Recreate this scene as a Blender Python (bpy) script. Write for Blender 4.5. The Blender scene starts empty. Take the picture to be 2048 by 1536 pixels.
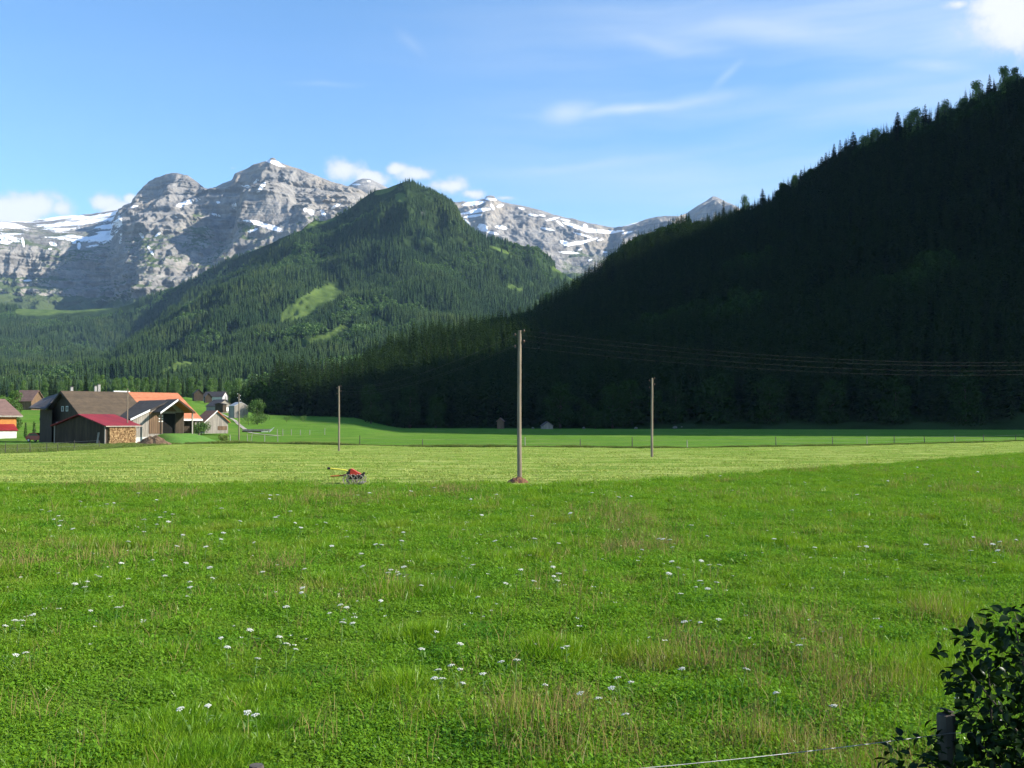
import bpy, math, random
import numpy as np
from mathutils import Vector, Matrix

# ----------------------------------------------------------------- camera, sky, sun, exposure
SC = bpy.context.scene
FPX, CX, CY, HOR = 2100.0, 1024.0, 768.0, 843.0      # focal length and horizon in pixels of a 2048 wide frame
CAMZ = 3.2
PITCH = math.atan((HOR - CY) / FPX)
cam_d = bpy.data.cameras.new('camera')
cam = bpy.data.objects.new('camera', cam_d)
SC.collection.objects.link(cam)
cam.location = (0, 0, CAMZ)
cam.rotation_euler = (math.pi / 2 + PITCH, 0, 0)
cam_d.sensor_width = 36.0
cam_d.lens = 36.0 * FPX / 2048.0
cam_d.clip_start = 0.1
cam_d.clip_end = 30000
SC.camera = cam

SUN_AZ, SUN_EL = math.radians(98), math.radians(31)
sun_d = bpy.data.lights.new('sun', 'SUN')
sun = bpy.data.objects.new('sun', sun_d)
SC.collection.objects.link(sun)
SUNV = Vector((math.sin(SUN_AZ) * math.cos(SUN_EL), math.cos(SUN_AZ) * math.cos(SUN_EL), math.sin(SUN_EL)))
sun.rotation_euler = SUNV.to_track_quat('Z', 'Y').to_euler()
sun.location = (200, 0, 300)
sun_d.energy = 5.0
sun_d.angle = math.radians(0.53)
sun_d.color = (1.0, 0.94, 0.83)

SC.view_settings.view_transform = 'Standard'
SC.view_settings.look = 'None'
SC.view_settings.gamma = 1.0
SC.view_settings.exposure = 1.0
SC.view_settings.use_curve_mapping = False
SC.render.engine = 'CYCLES'
cy = SC.cycles
cy.max_bounces = 4; cy.diffuse_bounces = 2; cy.glossy_bounces = 1; cy.transmission_bounces = 2
cy.volume_bounces = 0; cy.transparent_max_bounces = 4
cy.use_denoising = True
cy.use_adaptive_sampling = True; cy.adaptive_threshold = 0.02
cy.use_light_tree = False
cy.caustics_reflective = False; cy.caustics_refractive = False

def ray(px, py):
    X = (np.asarray(px, float) - CX) / FPX; Y = (CY - np.asarray(py, float)) / FPX
    cp, sp = math.cos(PITCH), math.sin(PITCH)
    return X, cp - Y * sp, sp + Y * cp
def W(px, py, d):
    """world point seen at photo pixel (px, py) at depth d metres ahead"""
    X, vy, vz = ray(px, py)
    s = np.asarray(d, float) / vy
    return np.stack(np.broadcast_arrays(X * s, np.asarray(d, float) + 0 * s, CAMZ + vz * s), -1)
def WZ(px, py, z=0.0):
    """point seen at pixel on the plane of height z"""
    X, vy, vz = ray(px, py)
    s = (z - CAMZ) / vz
    return float(X * s), float(vy * s), z

# --- node helper
def N(nt, typ, ins=None, **props):
    n = nt.nodes.new(typ)
    for k, v in props.items(): setattr(n, k, v)
    for k, v in (ins or {}).items():
        s = n.inputs[k]
        if isinstance(v, bpy.types.NodeSocket): nt.links.new(v, s)
        else: s.default_value = v
    return n
def M(nt, op, a, b=None, c=None, clamp=False):
    n = nt.nodes.new('ShaderNodeMath'); n.operation = op; n.use_clamp = clamp
    for i, v in enumerate((a, b, c)):
        if v is None: continue
        if isinstance(v, bpy.types.NodeSocket): nt.links.new(v, n.inputs[i])
        else: n.inputs[i].default_value = v
    return n.outputs[0]
def SS(nt, x, a, b, lo=0.0, hi=1.0):
    n = N(nt, 'ShaderNodeMapRange', {'Value': x, 'From Min': a, 'From Max': b, 'To Min': lo, 'To Max': hi})
    n.interpolation_type = 'SMOOTHSTEP'
    return n.outputs[0]
def MIX(nt, f, a, b, blend='MIX'):
    n = nt.nodes.new('ShaderNodeMix'); n.data_type = 'RGBA'; n.blend_type = blend
    for s, v in ((n.inputs[0], f), (n.inputs[6], a), (n.inputs[7], b)):
        if isinstance(v, bpy.types.NodeSocket): nt.links.new(v, s)
        elif isinstance(v, (tuple, list)): s.default_value = (*v[:3], 1)
        else: s.default_value = v
    return n.outputs[2]

world = bpy.data.worlds.new('World'); SC.world = world; world.use_nodes = True
def build_world():
    nt = world.node_tree; nt.nodes.clear()
    out = nt.nodes.new('ShaderNodeOutputWorld'); bg = nt.nodes.new('ShaderNodeBackground')
    nt.links.new(bg.outputs[0], out.inputs[0]); bg.inputs[1].default_value = SKY_STRENGTH
    sky = nt.nodes.new('ShaderNodeTexSky'); sky.sky_type = 'NISHITA'; sky.sun_disc = False
    sky.sun_elevation = SUN_EL; sky.sun_rotation = SUN_AZ; sky.altitude = 1000
    sky.air_density = 1.0; sky.dust_density = 0.35; sky.ozone_density = 2.2
    tc = nt.nodes.new('ShaderNodeTexCoord'); sep = N(nt, 'ShaderNodeSeparateXYZ', {0: tc.outputs['Generated']})
    az = M(nt, 'ARCTAN2', sep.outputs[0], sep.outputs[1]); el = M(nt, 'ARCSINE', sep.outputs[2])
    co = N(nt, 'ShaderNodeCombineXYZ', {0: az, 1: el, 2: 0.0}).outputs[0]
    n1 = N(nt, 'ShaderNodeTexNoise', {'Vector': co, 'Scale': 24.0, 'Detail': 5.0, 'Roughness': 0.58}).outputs[0]
    n2 = N(nt, 'ShaderNodeTexNoise', {'Vector': co, 'Scale': 9.0, 'Detail': 3.0}).outputs['Color']
    warp = N(nt, 'ShaderNodeVectorMath', {0: n2, 1: (0.5, 0.5, 0.5)}, operation='SUBTRACT').outputs[0]
    warp = N(nt, 'ShaderNodeVectorMath', {0: warp, 'Scale': 0.022}, operation='SCALE').outputs[0]
    cw = N(nt, 'ShaderNodeVectorMath', {0: co, 1: warp}, operation='ADD').outputs[0]
    sw = N(nt, 'ShaderNodeSeparateXYZ', {0: cw})
    def field(items, src):
        """smallest ellipse distance minus weight over all items: one mapping, one length, one min each"""
        t = None
        for it in items:
            p, y, rx, ry, w = it[:5]; rot = it[5] if len(it) > 5 else 0.0
            X, vy, vz = ray(p, y); a0 = math.atan2(float(X), float(vy)); e0 = math.atan2(float(vz), math.hypot(float(X), float(vy)))
            q = N(nt, 'ShaderNodeMapping', {'Vector': src, 'Location': (a0, e0, 0), 'Rotation': (0, 0, rot), 'Scale': (rx / FPX, ry / FPX, 1)}, vector_type='TEXTURE').outputs[0]
            l = N(nt, 'ShaderNodeVectorMath', {0: q}, operation='LENGTH').outputs['Value']
            l = M(nt, 'SUBTRACT', l, w)
            t = l if t is None else M(nt, 'MINIMUM', t, l)
        return t
    cum = field([(10, 426, 75, 30, .3), (70, 412, 58, 26, .3), (122, 418, 34, 20, .2), (-140, 420, 100, 30, .2), (206, 404, 30, 18, .15), (236, 420, 40, 16, .1),
                 (262, 398, 14, 10, 0), (690, 342, 46, 25, .25), (735, 358, 42, 19, .2), (790, 338, 30, 14, 0), (830, 350, 50, 18, 0), (890, 372, 60, 20, -.05), (945, 388, 40, 14, -.25), (1010, 396, 36, 9, -.35), (465, 336, 16, 7, -.35),
                 (2050, 40, 85, 52, .3), (1990, 14, 55, 30, 0), (1915, 8, 36, 14, -.35)], co)
    cum = M(nt, 'ADD', cum, M(nt, 'MULTIPLY', M(nt, 'SUBTRACT', n1, 0.5), -2.6))
    cumf = SS(nt, cum, 1.12, 0.38)
    # cirrus: long soft streaks, denser towards the right-hand sky
    rotm = N(nt, 'ShaderNodeMapping', {'Vector': cw, 'Rotation': (0, 0, math.radians(-8)), 'Scale': (1.3, 13.0, 1.0)}).outputs[0]
    st = N(nt, 'ShaderNodeTexNoise', {'Vector': rotm, 'Scale': 1.9, 'Detail': 4.0, 'Roughness': 0.5}).outputs[0]
    band = M(nt, 'MULTIPLY', SS(nt, az, -0.22, 0.34), SS(nt, el, 0.9, 0.35))
    veil = M(nt, 'MULTIPLY', SS(nt, st, 0.22, 0.80), M(nt, 'ADD', M(nt, 'MULTIPLY', band, 0.50), 0.02))
    w1_ = SS(nt, field([(1270, 213, 190, 11, .0, .07), (1135, 222, 44, 18, .25, .2), (1400, 196, 150, 18, -.25, .08)], cw), 1.5, -.3)
    w2_ = SS(nt, field([(1455, 150, 40, 9, 0, .65), (1350, 88, 110, 16, 0, -.2), (1870, 132, 90, 16, 0, -.25), (1180, 330, 240, 12, -.1, .1), (1600, 70, 200, 26, 0, -.15), (820, 80, 50, 18, -.4, -.6), (650, 165, 110, 9, -.4, 0.), (1720, 170, 220, 20, -.2, .04), (1960, 75, 120, 40, 0, .1)], cw), 1.5, -.3)
    wisp = M(nt, 'ADD', M(nt, 'MULTIPLY', w1_, .48), M(nt, 'MULTIPLY', w2_, .26))
    wisp = M(nt, 'MULTIPLY', wisp, M(nt, 'ADD', M(nt, 'MULTIPLY', n1, 1.2), 0.3))
    cir = M(nt, 'MINIMUM', M(nt, 'ADD', veil, wisp), 0.85)
    hs = N(nt, 'ShaderNodeHueSaturation', {'Color': sky.outputs[0], 'Saturation': SKY_SAT, 'Value': 1.0}).outputs[0]
    hs = MIX(nt, 1.0, hs, SKY_TINT, 'MULTIPLY')
    w1 = 1.08 / SKY_STRENGTH / 2 ** SC.view_settings.exposure
    c1 = MIX(nt, cir, hs, (w1 * .86, w1 * .93, w1 * 1.0))
    shade = SS(nt, cum, 0.95, 0.1)
    cc = MIX(nt, shade, (w1 * .74, w1 * .80, w1 * .88), (w1 * 1.0, w1 * 1.0, w1 * .99))
    c2 = MIX(nt, M(nt, 'MULTIPLY', cumf, 0.92), c1, cc)
    nt.links.new(c2, bg.inputs[0])
SKY_STRENGTH = 0.13
SKY_SAT = 1.18
SKY_TINT = (1.0, 1.0, 1.0)
build_world()
world.cycles.sampling_method = 'MANUAL'; world.cycles.sample_map_resolution = 256

# ----------------------------------------------------------------- helpers
rng = np.random.default_rng(7)
random.seed(7)
COL = SC.collection
def perm_noise(seed):
    r = np.random.default_rng(seed)
    p = r.permutation(256); p = np.concatenate([p, p, p])
    g = r.normal(size=(256, 3)); g /= np.linalg.norm(g, axis=1, keepdims=True)
    def f(x, y, z):
        x, y, z = np.broadcast_arrays(x, y, z)
        xi, yi, zi = np.floor(x).astype(int), np.floor(y).astype(int), np.floor(z).astype(int)
        xf, yf, zf = x - xi, y - yi, z - zi
        u, v, w = (t * t * t * (t * (t * 6 - 15) + 10) for t in (xf, yf, zf))
        def gr(a, b, c):
            h = p[p[p[(xi + a) & 255] + ((yi + b) & 255)] + ((zi + c) & 255)]
            G = g[h]
            return G[..., 0] * (xf - a) + G[..., 1] * (yf - b) + G[..., 2] * (zf - c)
        x00 = gr(0,0,0) + u * (gr(1,0,0) - gr(0,0,0)); x10 = gr(0,1,0) + u * (gr(1,1,0) - gr(0,1,0))
        x01 = gr(0,0,1) + u * (gr(1,0,1) - gr(0,0,1)); x11 = gr(0,1,1) + u * (gr(1,1,1) - gr(0,1,1))
        y0 = x00 + v * (x10 - x00); y1 = x01 + v * (x11 - x01)
        return (y0 + w * (y1 - y0)) * 1.5
    return f
PN = perm_noise(3)
def fbm(x, y, z, o=5, gain=.5, lac=2.03):
    t = 0; a = 1
    for i in range(o):
        t = t + a * PN(x + 17.3 * i, y + 9.1 * i, z + 4.7 * i); a *= gain; x = x * lac; y = y * lac; z = z * lac
    return t
def ridged(x, y, z, o=5, gain=.5, lac=2.05):
    t = 0; a = 1; n = 0
    for i in range(o):
        t = t + a * (1 - np.abs(PN(x + 11.3 * i, y + 5.1 * i, z + 3.7 * i)) * 1.6); n += a; a *= gain; x = x * lac; y = y * lac; z = z * lac
    return t / n
def sstep(x, a, b):
    t = np.clip((np.asarray(x, float) - a) / (b - a), 0, 1); return t * t * (3 - 2 * t)

def ground_z(x, y):
    x = np.asarray(x, float); y = np.asarray(y, float)
    yy = np.maximum(y, 1.0)
    wl = np.interp(x / yy, [-.31, -.27, -.24, -.15, -.105], [1, .72, .5, .42, 0]); wl = wl * wl * (3 - 2 * wl) * .35 + wl * .65
    z = wl * np.interp(y, [150, 185, 250, 350, 450, 600, 1250, 3000], [0, .05, .95, 5, 8, 17, 28, 60])
    r = np.hypot(x, y)
    z = z + 1.6 * (1 - sstep(r, 1.5, 6.0))                       # the bank the photographer stands on
    z = z + 0.10 * fbm(x * .05, y * .05, 0 * x, 3) * sstep(r, 8, 30)
    z = z + 0.05 * fbm(x * .6, y * .6, 0 * x + 3, 2) * sstep(r, 6, 10)
    return z

class MB:
    """collects world-space polygons, builds them as one mesh object under an optional parent"""
    def __init__(s): s.v = []; s.f = []
    def poly(s, pts):
        i = len(s.v); s.v += [tuple(map(float, p)) for p in pts]; s.f.append(tuple(range(i, i + len(pts)))); return s
    def prism(s, pts, ext):
        """closed prism: polygon pts swept by vector ext"""
        i = len(s.v); n = len(pts); e = np.array(ext, float)
        s.v += [tuple(map(float, p)) for p in pts] + [tuple(map(float, np.array(p, float) + e)) for p in pts]
        s.f.append(tuple(range(i + n - 1, i - 1, -1))); s.f.append(tuple(range(i + n, i + 2 * n)))
        for k in range(n):
            k2 = (k + 1) % n; s.f.append((i + k, i + k2, i + n + k2, i + n + k))
        return s
    def box(s, F, x0, x1, y0, y1, z0, z1):
        return s.prism([F(x0, y0, z0), F(x1, y0, z0), F(x1, y1, z0), F(x0, y1, z0)], np.array(F(x0, y0, z1)) - np.array(F(x0, y0, z0)))
    def tube(s, pts, rad, n=8, caps=True):
        pts = [np.array(p, float) for p in pts]; rad = [rad] * len(pts) if np.isscalar(rad) else rad
        i0 = len(s.v)
        for k, p in enumerate(pts):
            t = pts[min(k + 1, len(pts) - 1)] - pts[max(k - 1, 0)]; t /= np.linalg.norm(t) + 1e-9
            a = np.cross(t, (0, 0, 1.)); 
            if np.linalg.norm(a) < .05: a = np.cross(t, (1., 0, 0))
            a /= np.linalg.norm(a); b = np.cross(t, a)
            for j in range(n):
                th = 2 * math.pi * j / n; s.v.append(tuple(p + rad[k] * (math.cos(th) * a + math.sin(th) * b)))
        for k in range(len(pts) - 1):
            for j in range(n):
                a0 = i0 + k * n + j; a1 = i0 + k * n + (j + 1) % n; s.f.append((a0, a1, a1 + n, a0 + n))
        if caps:
            s.f.append(tuple(range(i0 + n - 1, i0 - 1, -1))); e = i0 + (len(pts) - 1) * n; s.f.append(tuple(range(e, e + n)))
        return s
    def build(s, name, mat, parent=None, smooth=False, flip=True):
        me = bpy.data.meshes.new(name)
        v = np.array(s.v, float)
        if parent is not None:
            inv = parent_matrix(parent).inverted()
            R = np.array(inv.to_3x3()); T = np.array(inv.translation); v = v @ R.T + T
        me.from_pydata([tuple(p) for p in v], [], s.f)
        me.materials.append(mat)
        if flip:
            import bmesh
            bm = bmesh.new(); bm.from_mesh(me); bmesh.ops.recalc_face_normals(bm, faces=bm.faces); bm.to_mesh(me); bm.free()
        if smooth: me.polygons.foreach_set('use_smooth', [True] * len(me.polygons))
        o = bpy.data.objects.new(name, me); COL.objects.link(o)
        if parent is not None: o.parent = parent
        return o
def parent_matrix(o):
    m = Matrix.LocRotScale(o.location, o.rotation_euler.to_quaternion(), o.scale)
    return parent_matrix(o.parent) @ m if o.parent else m
def tag(o, label=None, cat=None, group=None, kind=None):
    if label: o['label'] = label
    if cat: o['category'] = cat
    if group: o['group'] = group
    if kind: o['kind'] = kind
    return o
def empty(name, loc, rz=0.0, label=None, cat=None, group=None):
    o = bpy.data.objects.new(name, None); COL.objects.link(o); o.location = tuple(map(float, loc)); o.rotation_euler = (0, 0, rz)
    o.empty_display_size = .2
    return tag(o, label, cat, group)
def frame(loc, a):
    c, s = math.cos(a), math.sin(a); x0, y0, z0 = map(float, loc)
    return lambda x, y, z: (x0 + c * x - s * y, y0 + s * x + c * y, z0 + z)
def mesh_np(name, v, f, mat=None, smooth=False):
    """fast mesh from numpy; f is (n,3) or (n,4) or a list of both"""
    me = bpy.data.meshes.new(name)
    fs = f if isinstance(f, list) else [f]
    fs = [np.asarray(x, np.int32) for x in fs if len(x)]
    me.vertices.add(len(v)); me.vertices.foreach_set('co', np.asarray(v, np.float32).ravel())
    loops = np.concatenate([x.ravel() for x in fs]); tot = np.concatenate([np.full(len(x), x.shape[1], np.int32) for x in fs])
    me.loops.add(len(loops)); me.loops.foreach_set('vertex_index', loops)
    me.polygons.add(len(tot)); st = np.zeros(len(tot), np.int32); st[1:] = np.cumsum(tot)[:-1]
    me.polygons.foreach_set('loop_start', st); me.polygons.foreach_set('loop_total', tot)
    if smooth: me.polygons.foreach_set('use_smooth', np.ones(len(tot), bool))
    me.update(calc_edges=True)
    if mat: me.materials.append(mat)
    return me
def add_attr(me, name, arr):
    a = me.attributes.new(name, 'FLOAT', 'POINT'); a.data.foreach_set('value', np.asarray(arr, np.float32).ravel())
def obj(name, me, parent=None):
    o = bpy.data.objects.new(name, me); COL.objects.link(o)
    if parent is not None: o.parent = parent
    return o
def grid_faces(R, C):
    i = np.arange(R * C).reshape(R, C)
    return np.stack([i[:-1, :-1], i[:-1, 1:], i[1:, 1:], i[1:, :-1]], -1).reshape(-1, 4)
def grid_normals(P):
    du = np.gradient(P, axis=1); dv = np.gradient(P, axis=0); n = np.cross(du, dv); n /= np.linalg.norm(n, axis=-1, keepdims=True) + 1e-9
    n *= np.sign(n[..., 2:3] + 1e-9); return n

# ----------------------------------------------------------------- materials
def new_mat(name):
    m = bpy.data.materials.new(name); m.use_nodes = True; nt = m.node_tree; nt.nodes.clear()
    out = nt.nodes.new('ShaderNodeOutputMaterial'); return m, nt, out
def mat_basic(name, col, col2=None, scale=4.0, rough=.8, stretch=(1, 1, 1), bump=.0, bscale=None, metal=0.0, spec=.3, detail=5.0, stripes=None):
    """mottled surface; stripes=(axis, pitch in m, darkness) adds grain/board lines"""
    m, nt, out = new_mat(name); b = nt.nodes.new('ShaderNodeBsdfPrincipled'); nt.links.new(b.outputs[0], out.inputs[0])
    tc = nt.nodes.new('ShaderNodeTexCoord')
    mp = N(nt, 'ShaderNodeMapping', {'Vector': tc.outputs['Object'], 'Scale': stretch}).outputs[0]
    nz = N(nt, 'ShaderNodeTexNoise', {'Vector': mp, 'Scale': scale, 'Detail': detail, 'Roughness': .6}).outputs[0]
    c = MIX(nt, SS(nt, nz, .3, .7), col, col2 if col2 else tuple(x * .7 for x in col))
    h = nz
    if stripes:
        ax, pitch, dk = stripes
        sp = N(nt, 'ShaderNodeSeparateXYZ', {0: tc.outputs['Object']})
        q = sp.outputs[ax] if isinstance(ax, int) else M(nt, 'ADD', sp.outputs[0], sp.outputs[1])
        q = M(nt, 'DIVIDE', q, pitch)
        fr = M(nt, 'FRACT', q); fl = M(nt, 'FLOOR', q)
        rnd = N(nt, 'ShaderNodeTexWhiteNoise', {'W': fl}, noise_dimensions='1D').outputs[0]
        gap = SS(nt, M(nt, 'ABSOLUTE', M(nt, 'SUBTRACT', fr, .5)), .40, .49)
        c = MIX(nt, M(nt, 'MULTIPLY', rnd, .45), c, tuple(x * .45 for x in col))
        c = MIX(nt, M(nt, 'MULTIPLY', gap, dk), c, tuple(x * .15 for x in col))
        h = M(nt, 'SUBTRACT', nz, gap)
    nt.links.new(c, b.inputs['Base Color']); b.inputs['Roughness'].default_value = rough; b.inputs['Metallic'].default_value = metal
    b.inputs['Specular IOR Level'].default_value = spec
    if bump:
        bp = N(nt, 'ShaderNodeBump', {'Height': h, 'Strength': bump, 'Distance': .05}); nt.links.new(bp.outputs[0], b.inputs['Normal'])
    return m
def mat_leaf(name, c1, c2, c3=None, trans=.3, rough=.6, gloss=.04, space='Object', scale=.5, patch=None):
    m, nt, out = new_mat(name)
    oi = nt.nodes.new('ShaderNodeObjectInfo'); tc = nt.nodes.new('ShaderNodeTexCoord'); geo = nt.nodes.new('ShaderNodeNewGeometry')
    nz = N(nt, 'ShaderNodeTexNoise', {'Vector': tc.outputs['Object'], 'Scale': scale, 'Detail': 2.0}).outputs[0]
    c = MIX(nt, oi.outputs['Random'], c1, c2)
    c = MIX(nt, SS(nt, geo.outputs['Random Per Island'], .0, 1.0), c, c3 if c3 else tuple(x * 1.3 for x in c2))
    if patch:      # plants growing in drifts: lusher and drier patches by where each plant stands
        dry, lush, ps = patch
        pn = N(nt, 'ShaderNodeTexNoise', {'Vector': oi.outputs['Location'], 'Scale': ps, 'Detail': 3.0, 'Roughness': .6}).outputs[0]
        c = MIX(nt, SS(nt, pn, .50, .72, 0, .75), c, dry); c = MIX(nt, SS(nt, pn, .48, .30, 0, .75), c, lush)
    c = MIX(nt, 1.0, c, MIX(nt, SS(nt, nz, .3, .7), (.75, .75, .75), (1.2, 1.2, 1.2)), 'MULTIPLY')
    d = N(nt, 'ShaderNodeBsdfDiffuse', {'Color': c}).outputs[0]; t = N(nt, 'ShaderNodeBsdfTranslucent', {'Color': MIX(nt, 1.0, c, (1.0, 1.05, .45), 'MULTIPLY')}).outputs[0]
    s = N(nt, 'ShaderNodeMixShader', {0: trans, 1: d, 2: t}).outputs[0]
    if gloss:
        g = N(nt, 'ShaderNodeBsdfGlossy', {'Color': (1, 1, 1, 1), 'Roughness': rough}).outputs[0]
        s = N(nt, 'ShaderNodeMixShader', {0: gloss, 1: s, 2: g}).outputs[0]
    nt.links.new(s, out.inputs[0]); return m
# ----------------------------------------------------------------- ground
def mown_near(x):  return 53.0 + np.maximum(0, x - 4.0) * 1.13           # edge of the uncut meadow
def mown_far(x):   return np.interp(x, [-70, -52, -49, -47, -39, -25, -11, 17, 33, 49, 65, 84, 140], [82, 96, 112, 147, 156, 144, 134, 129, 132, 143, 156, 172, 210])

def build_ground():
    a = np.concatenate([np.radians(np.arange(-30, 30.01, .15)), np.radians(np.linspace(33, 327, 70))])
    a = np.append(a, a[0] + 2 * math.pi)
    r = [1.2]
    while r[-1] < 1500: r.append(r[-1] * 1.0155)
    r = np.array(r)
    A, Rr = np.meshgrid(a, r)
    x = Rr * np.sin(A); y = Rr * np.cos(A); z = ground_z(x, y)
    P = np.stack([x, y, z], -1)
    R, C = x.shape
    v = np.concatenate([P.reshape(-1, 3), [[0, 0, ground_z(0., .01)]]])
    f = grid_faces(R, C)[:, ::-1]
    c = np.arange(C - 1); cap = np.stack([np.full(C - 1, R * C), c + 1, c], -1)
    nz = fbm(x * .25, y * .25, x * 0, 3); nz2 = fbm(x * .06, y * .06, x * 0 + 7, 3)
    near = mown_near(x) + 1.2 * nz + .8 * nz2; far = mown_far(x) + 1.0 * nz
    mown = sstep(y, -.5, .5 ) * sstep(y - near, -.6, .6) * (1 - sstep(y - far, -.5, .5))
    lush = sstep(y - far, -.4, .4)
    me = mesh_np('ground', v, [f, cap], None, True)
    add_attr(me, 'mown', np.append(mown.ravel(), 0)); add_attr(me, 'lush', np.append(lush.ravel(), 0))
    m, nt, out = new_mat('meadow_ground')
    geo = nt.nodes.new('ShaderNodeNewGeometry'); pos = geo.outputs['Position']
    am = N(nt, 'ShaderNodeAttribute', attribute_name='mown').outputs['Fac']; al = N(nt, 'ShaderNodeAttribute', attribute_name='lush').outputs['Fac']
    big = N(nt, 'ShaderNodeTexNoise', {'Vector': pos, 'Scale': .05, 'Detail': 4.0, 'Roughness': .6}).outputs[0]
    row = N(nt, 'ShaderNodeMapping', {'Vector': pos, 'Scale': (.10, .55, 1), 'Rotation': (0, 0, .10)}).outputs[0]
    rows = N(nt, 'ShaderNodeTexNoise', {'Vector': row, 'Scale': 1.0, 'Detail': 5.0, 'Roughness': .62}).outputs[0]
    fine = N(nt, 'ShaderNodeTexNoise', {'Vector': pos, 'Scale': 2.6, 'Detail': 6.0, 'Roughness': .75}).outputs[0]
    mid = N(nt, 'ShaderNodeTexNoise', {'Vector': pos, 'Scale': .6, 'Detail': 4.0}).outputs[0]
    # uncut meadow soil and thatch under the blades
    cu = MIX(nt, SS(nt, fine, .3, .7), (.045, .10, .014), (.10, .19, .022)); cu = MIX(nt, SS(nt, mid, .52, .75), cu, (.12, .13, .035))
    # mown hay meadow: stubble with pale drying streaks
    cm = MIX(nt, SS(nt, rows, .40, .60), (.135, .225, .034), (.27, .33, .075))
    cm = MIX(nt, M(nt, 'MULTIPLY', SS(nt, M(nt, 'ADD', M(nt, 'MULTIPLY', fine, .6), M(nt, 'MULTIPLY', rows, .5)), .56, .72), .75), cm, (.40, .40, .17))
    cm = MIX(nt, SS(nt, big, .55, .75, 0, .5), cm, (.12, .23, .03))
    cm = MIX(nt, SS(nt, fine, .50, .32, 0, .6), cm, (.11, .19, .022))
    # lush pasture beyond the fence
    cl = MIX(nt, SS(nt, fine, .3, .7), (.075, .165, .024), (.118, .225, .034)); cl = MIX(nt, SS(nt, big, .45, .70, 0, .7), cl, (.16, .225, .050)); cl = MIX(nt, SS(nt, N(nt, 'ShaderNodeTexNoise', {'Vector': pos, 'Scale': .16, 'Detail': 5.0, 'Roughness': .7}).outputs[0], .52, .36, 0, .6), cl, (.055, .125, .020))
    c = MIX(nt, am, cu, cm); c = MIX(nt, al, c, cl)
    d = nt.nodes.new('ShaderNodeBsdfDiffuse'); nt.links.new(c, d.inputs[0])
    bp = N(nt, 'ShaderNodeBump', {'Height': M(nt, 'ADD', fine, M(nt, 'MULTIPLY', mid, 1.2)), 'Strength': .55, 'Distance': .16}); nt.links.new(bp.outputs[0], d.inputs['Normal'])
    nt.links.new(d.outputs[0], out.inputs[0])
    me.materials.append(m)
    tag(obj('ground', me), 'green valley floor of uncut meadow, mown hay field and far pasture', None, None, 'structure')
build_ground()

# ----------------------------------------------------------------- mountains: columns of (pixel, depth) nodes measured off the photograph, then eroded with noise; unseen hill flank shaped for its shadow
def columns(cols, params, rows):
    """cols: [(param, [xyz...])]; linear between columns; rows: how many rows per node interval"""
    ps = np.array([c[0] for c in cols], float); nodes = np.array([c[1] for c in cols], float)     # (n, K, 3)
    K = nodes.shape[1]
    out = np.empty((len(params), K, 3))
    for k in range(K):
        for j in range(3): out[:, k, j] = np.interp(params, ps, nodes[:, k, j])
    t = np.concatenate([np.linspace(k, k + 1, rows[k], endpoint=False) for k in range(K - 1)] + [[K - 1]])
    i = np.minimum(t.astype(int), K - 2); w = t - i
    P = out[:, i] * (1 - w)[None, :, None] + out[:, i + 1] * w[None, :, None]
    return P.transpose(1, 0, 2), t            # (rows, cols, 3)
def smooth_rows(P, k=2):
    for _ in range(k):
        Q = P.copy(); Q[1:-1] = (P[:-2] + 2 * P[1:-1] + P[2:]) / 4; P = Q
    return P
def smooth_cols(P, k=2):
    for _ in range(k):
        Q = P.copy(); Q[:, 1:-1] = (P[:, :-2] + 2 * P[:, 1:-1] + P[:, 2:]) / 4; P = Q
    return P
def pix(cols, back=((400, -140), (1500, -700))):
    """(px, [(y, d)...]) skyline first -> (px, nodes) with two nodes behind the crest"""
    res = []
    for px, nd in cols:
        pts = [W(px, y, d) for y, d in nd]; top = pts[0]; u = top / np.hypot(top[0], top[1]); u[2] = 0
        b = [top + u * dd + np.array([0, 0, dz]) for dd, dz in back]
        res.append((px, b[::-1] + pts))
    return res
def project(P):
    cp, sp = math.cos(PITCH), math.sin(PITCH)
    z = P[..., 2] - CAMZ; fwd = P[..., 1] * cp + z * sp; up = -P[..., 1] * sp + z * cp
    return CX + FPX * P[..., 0] / fwd, CY - FPX * up / fwd

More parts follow.
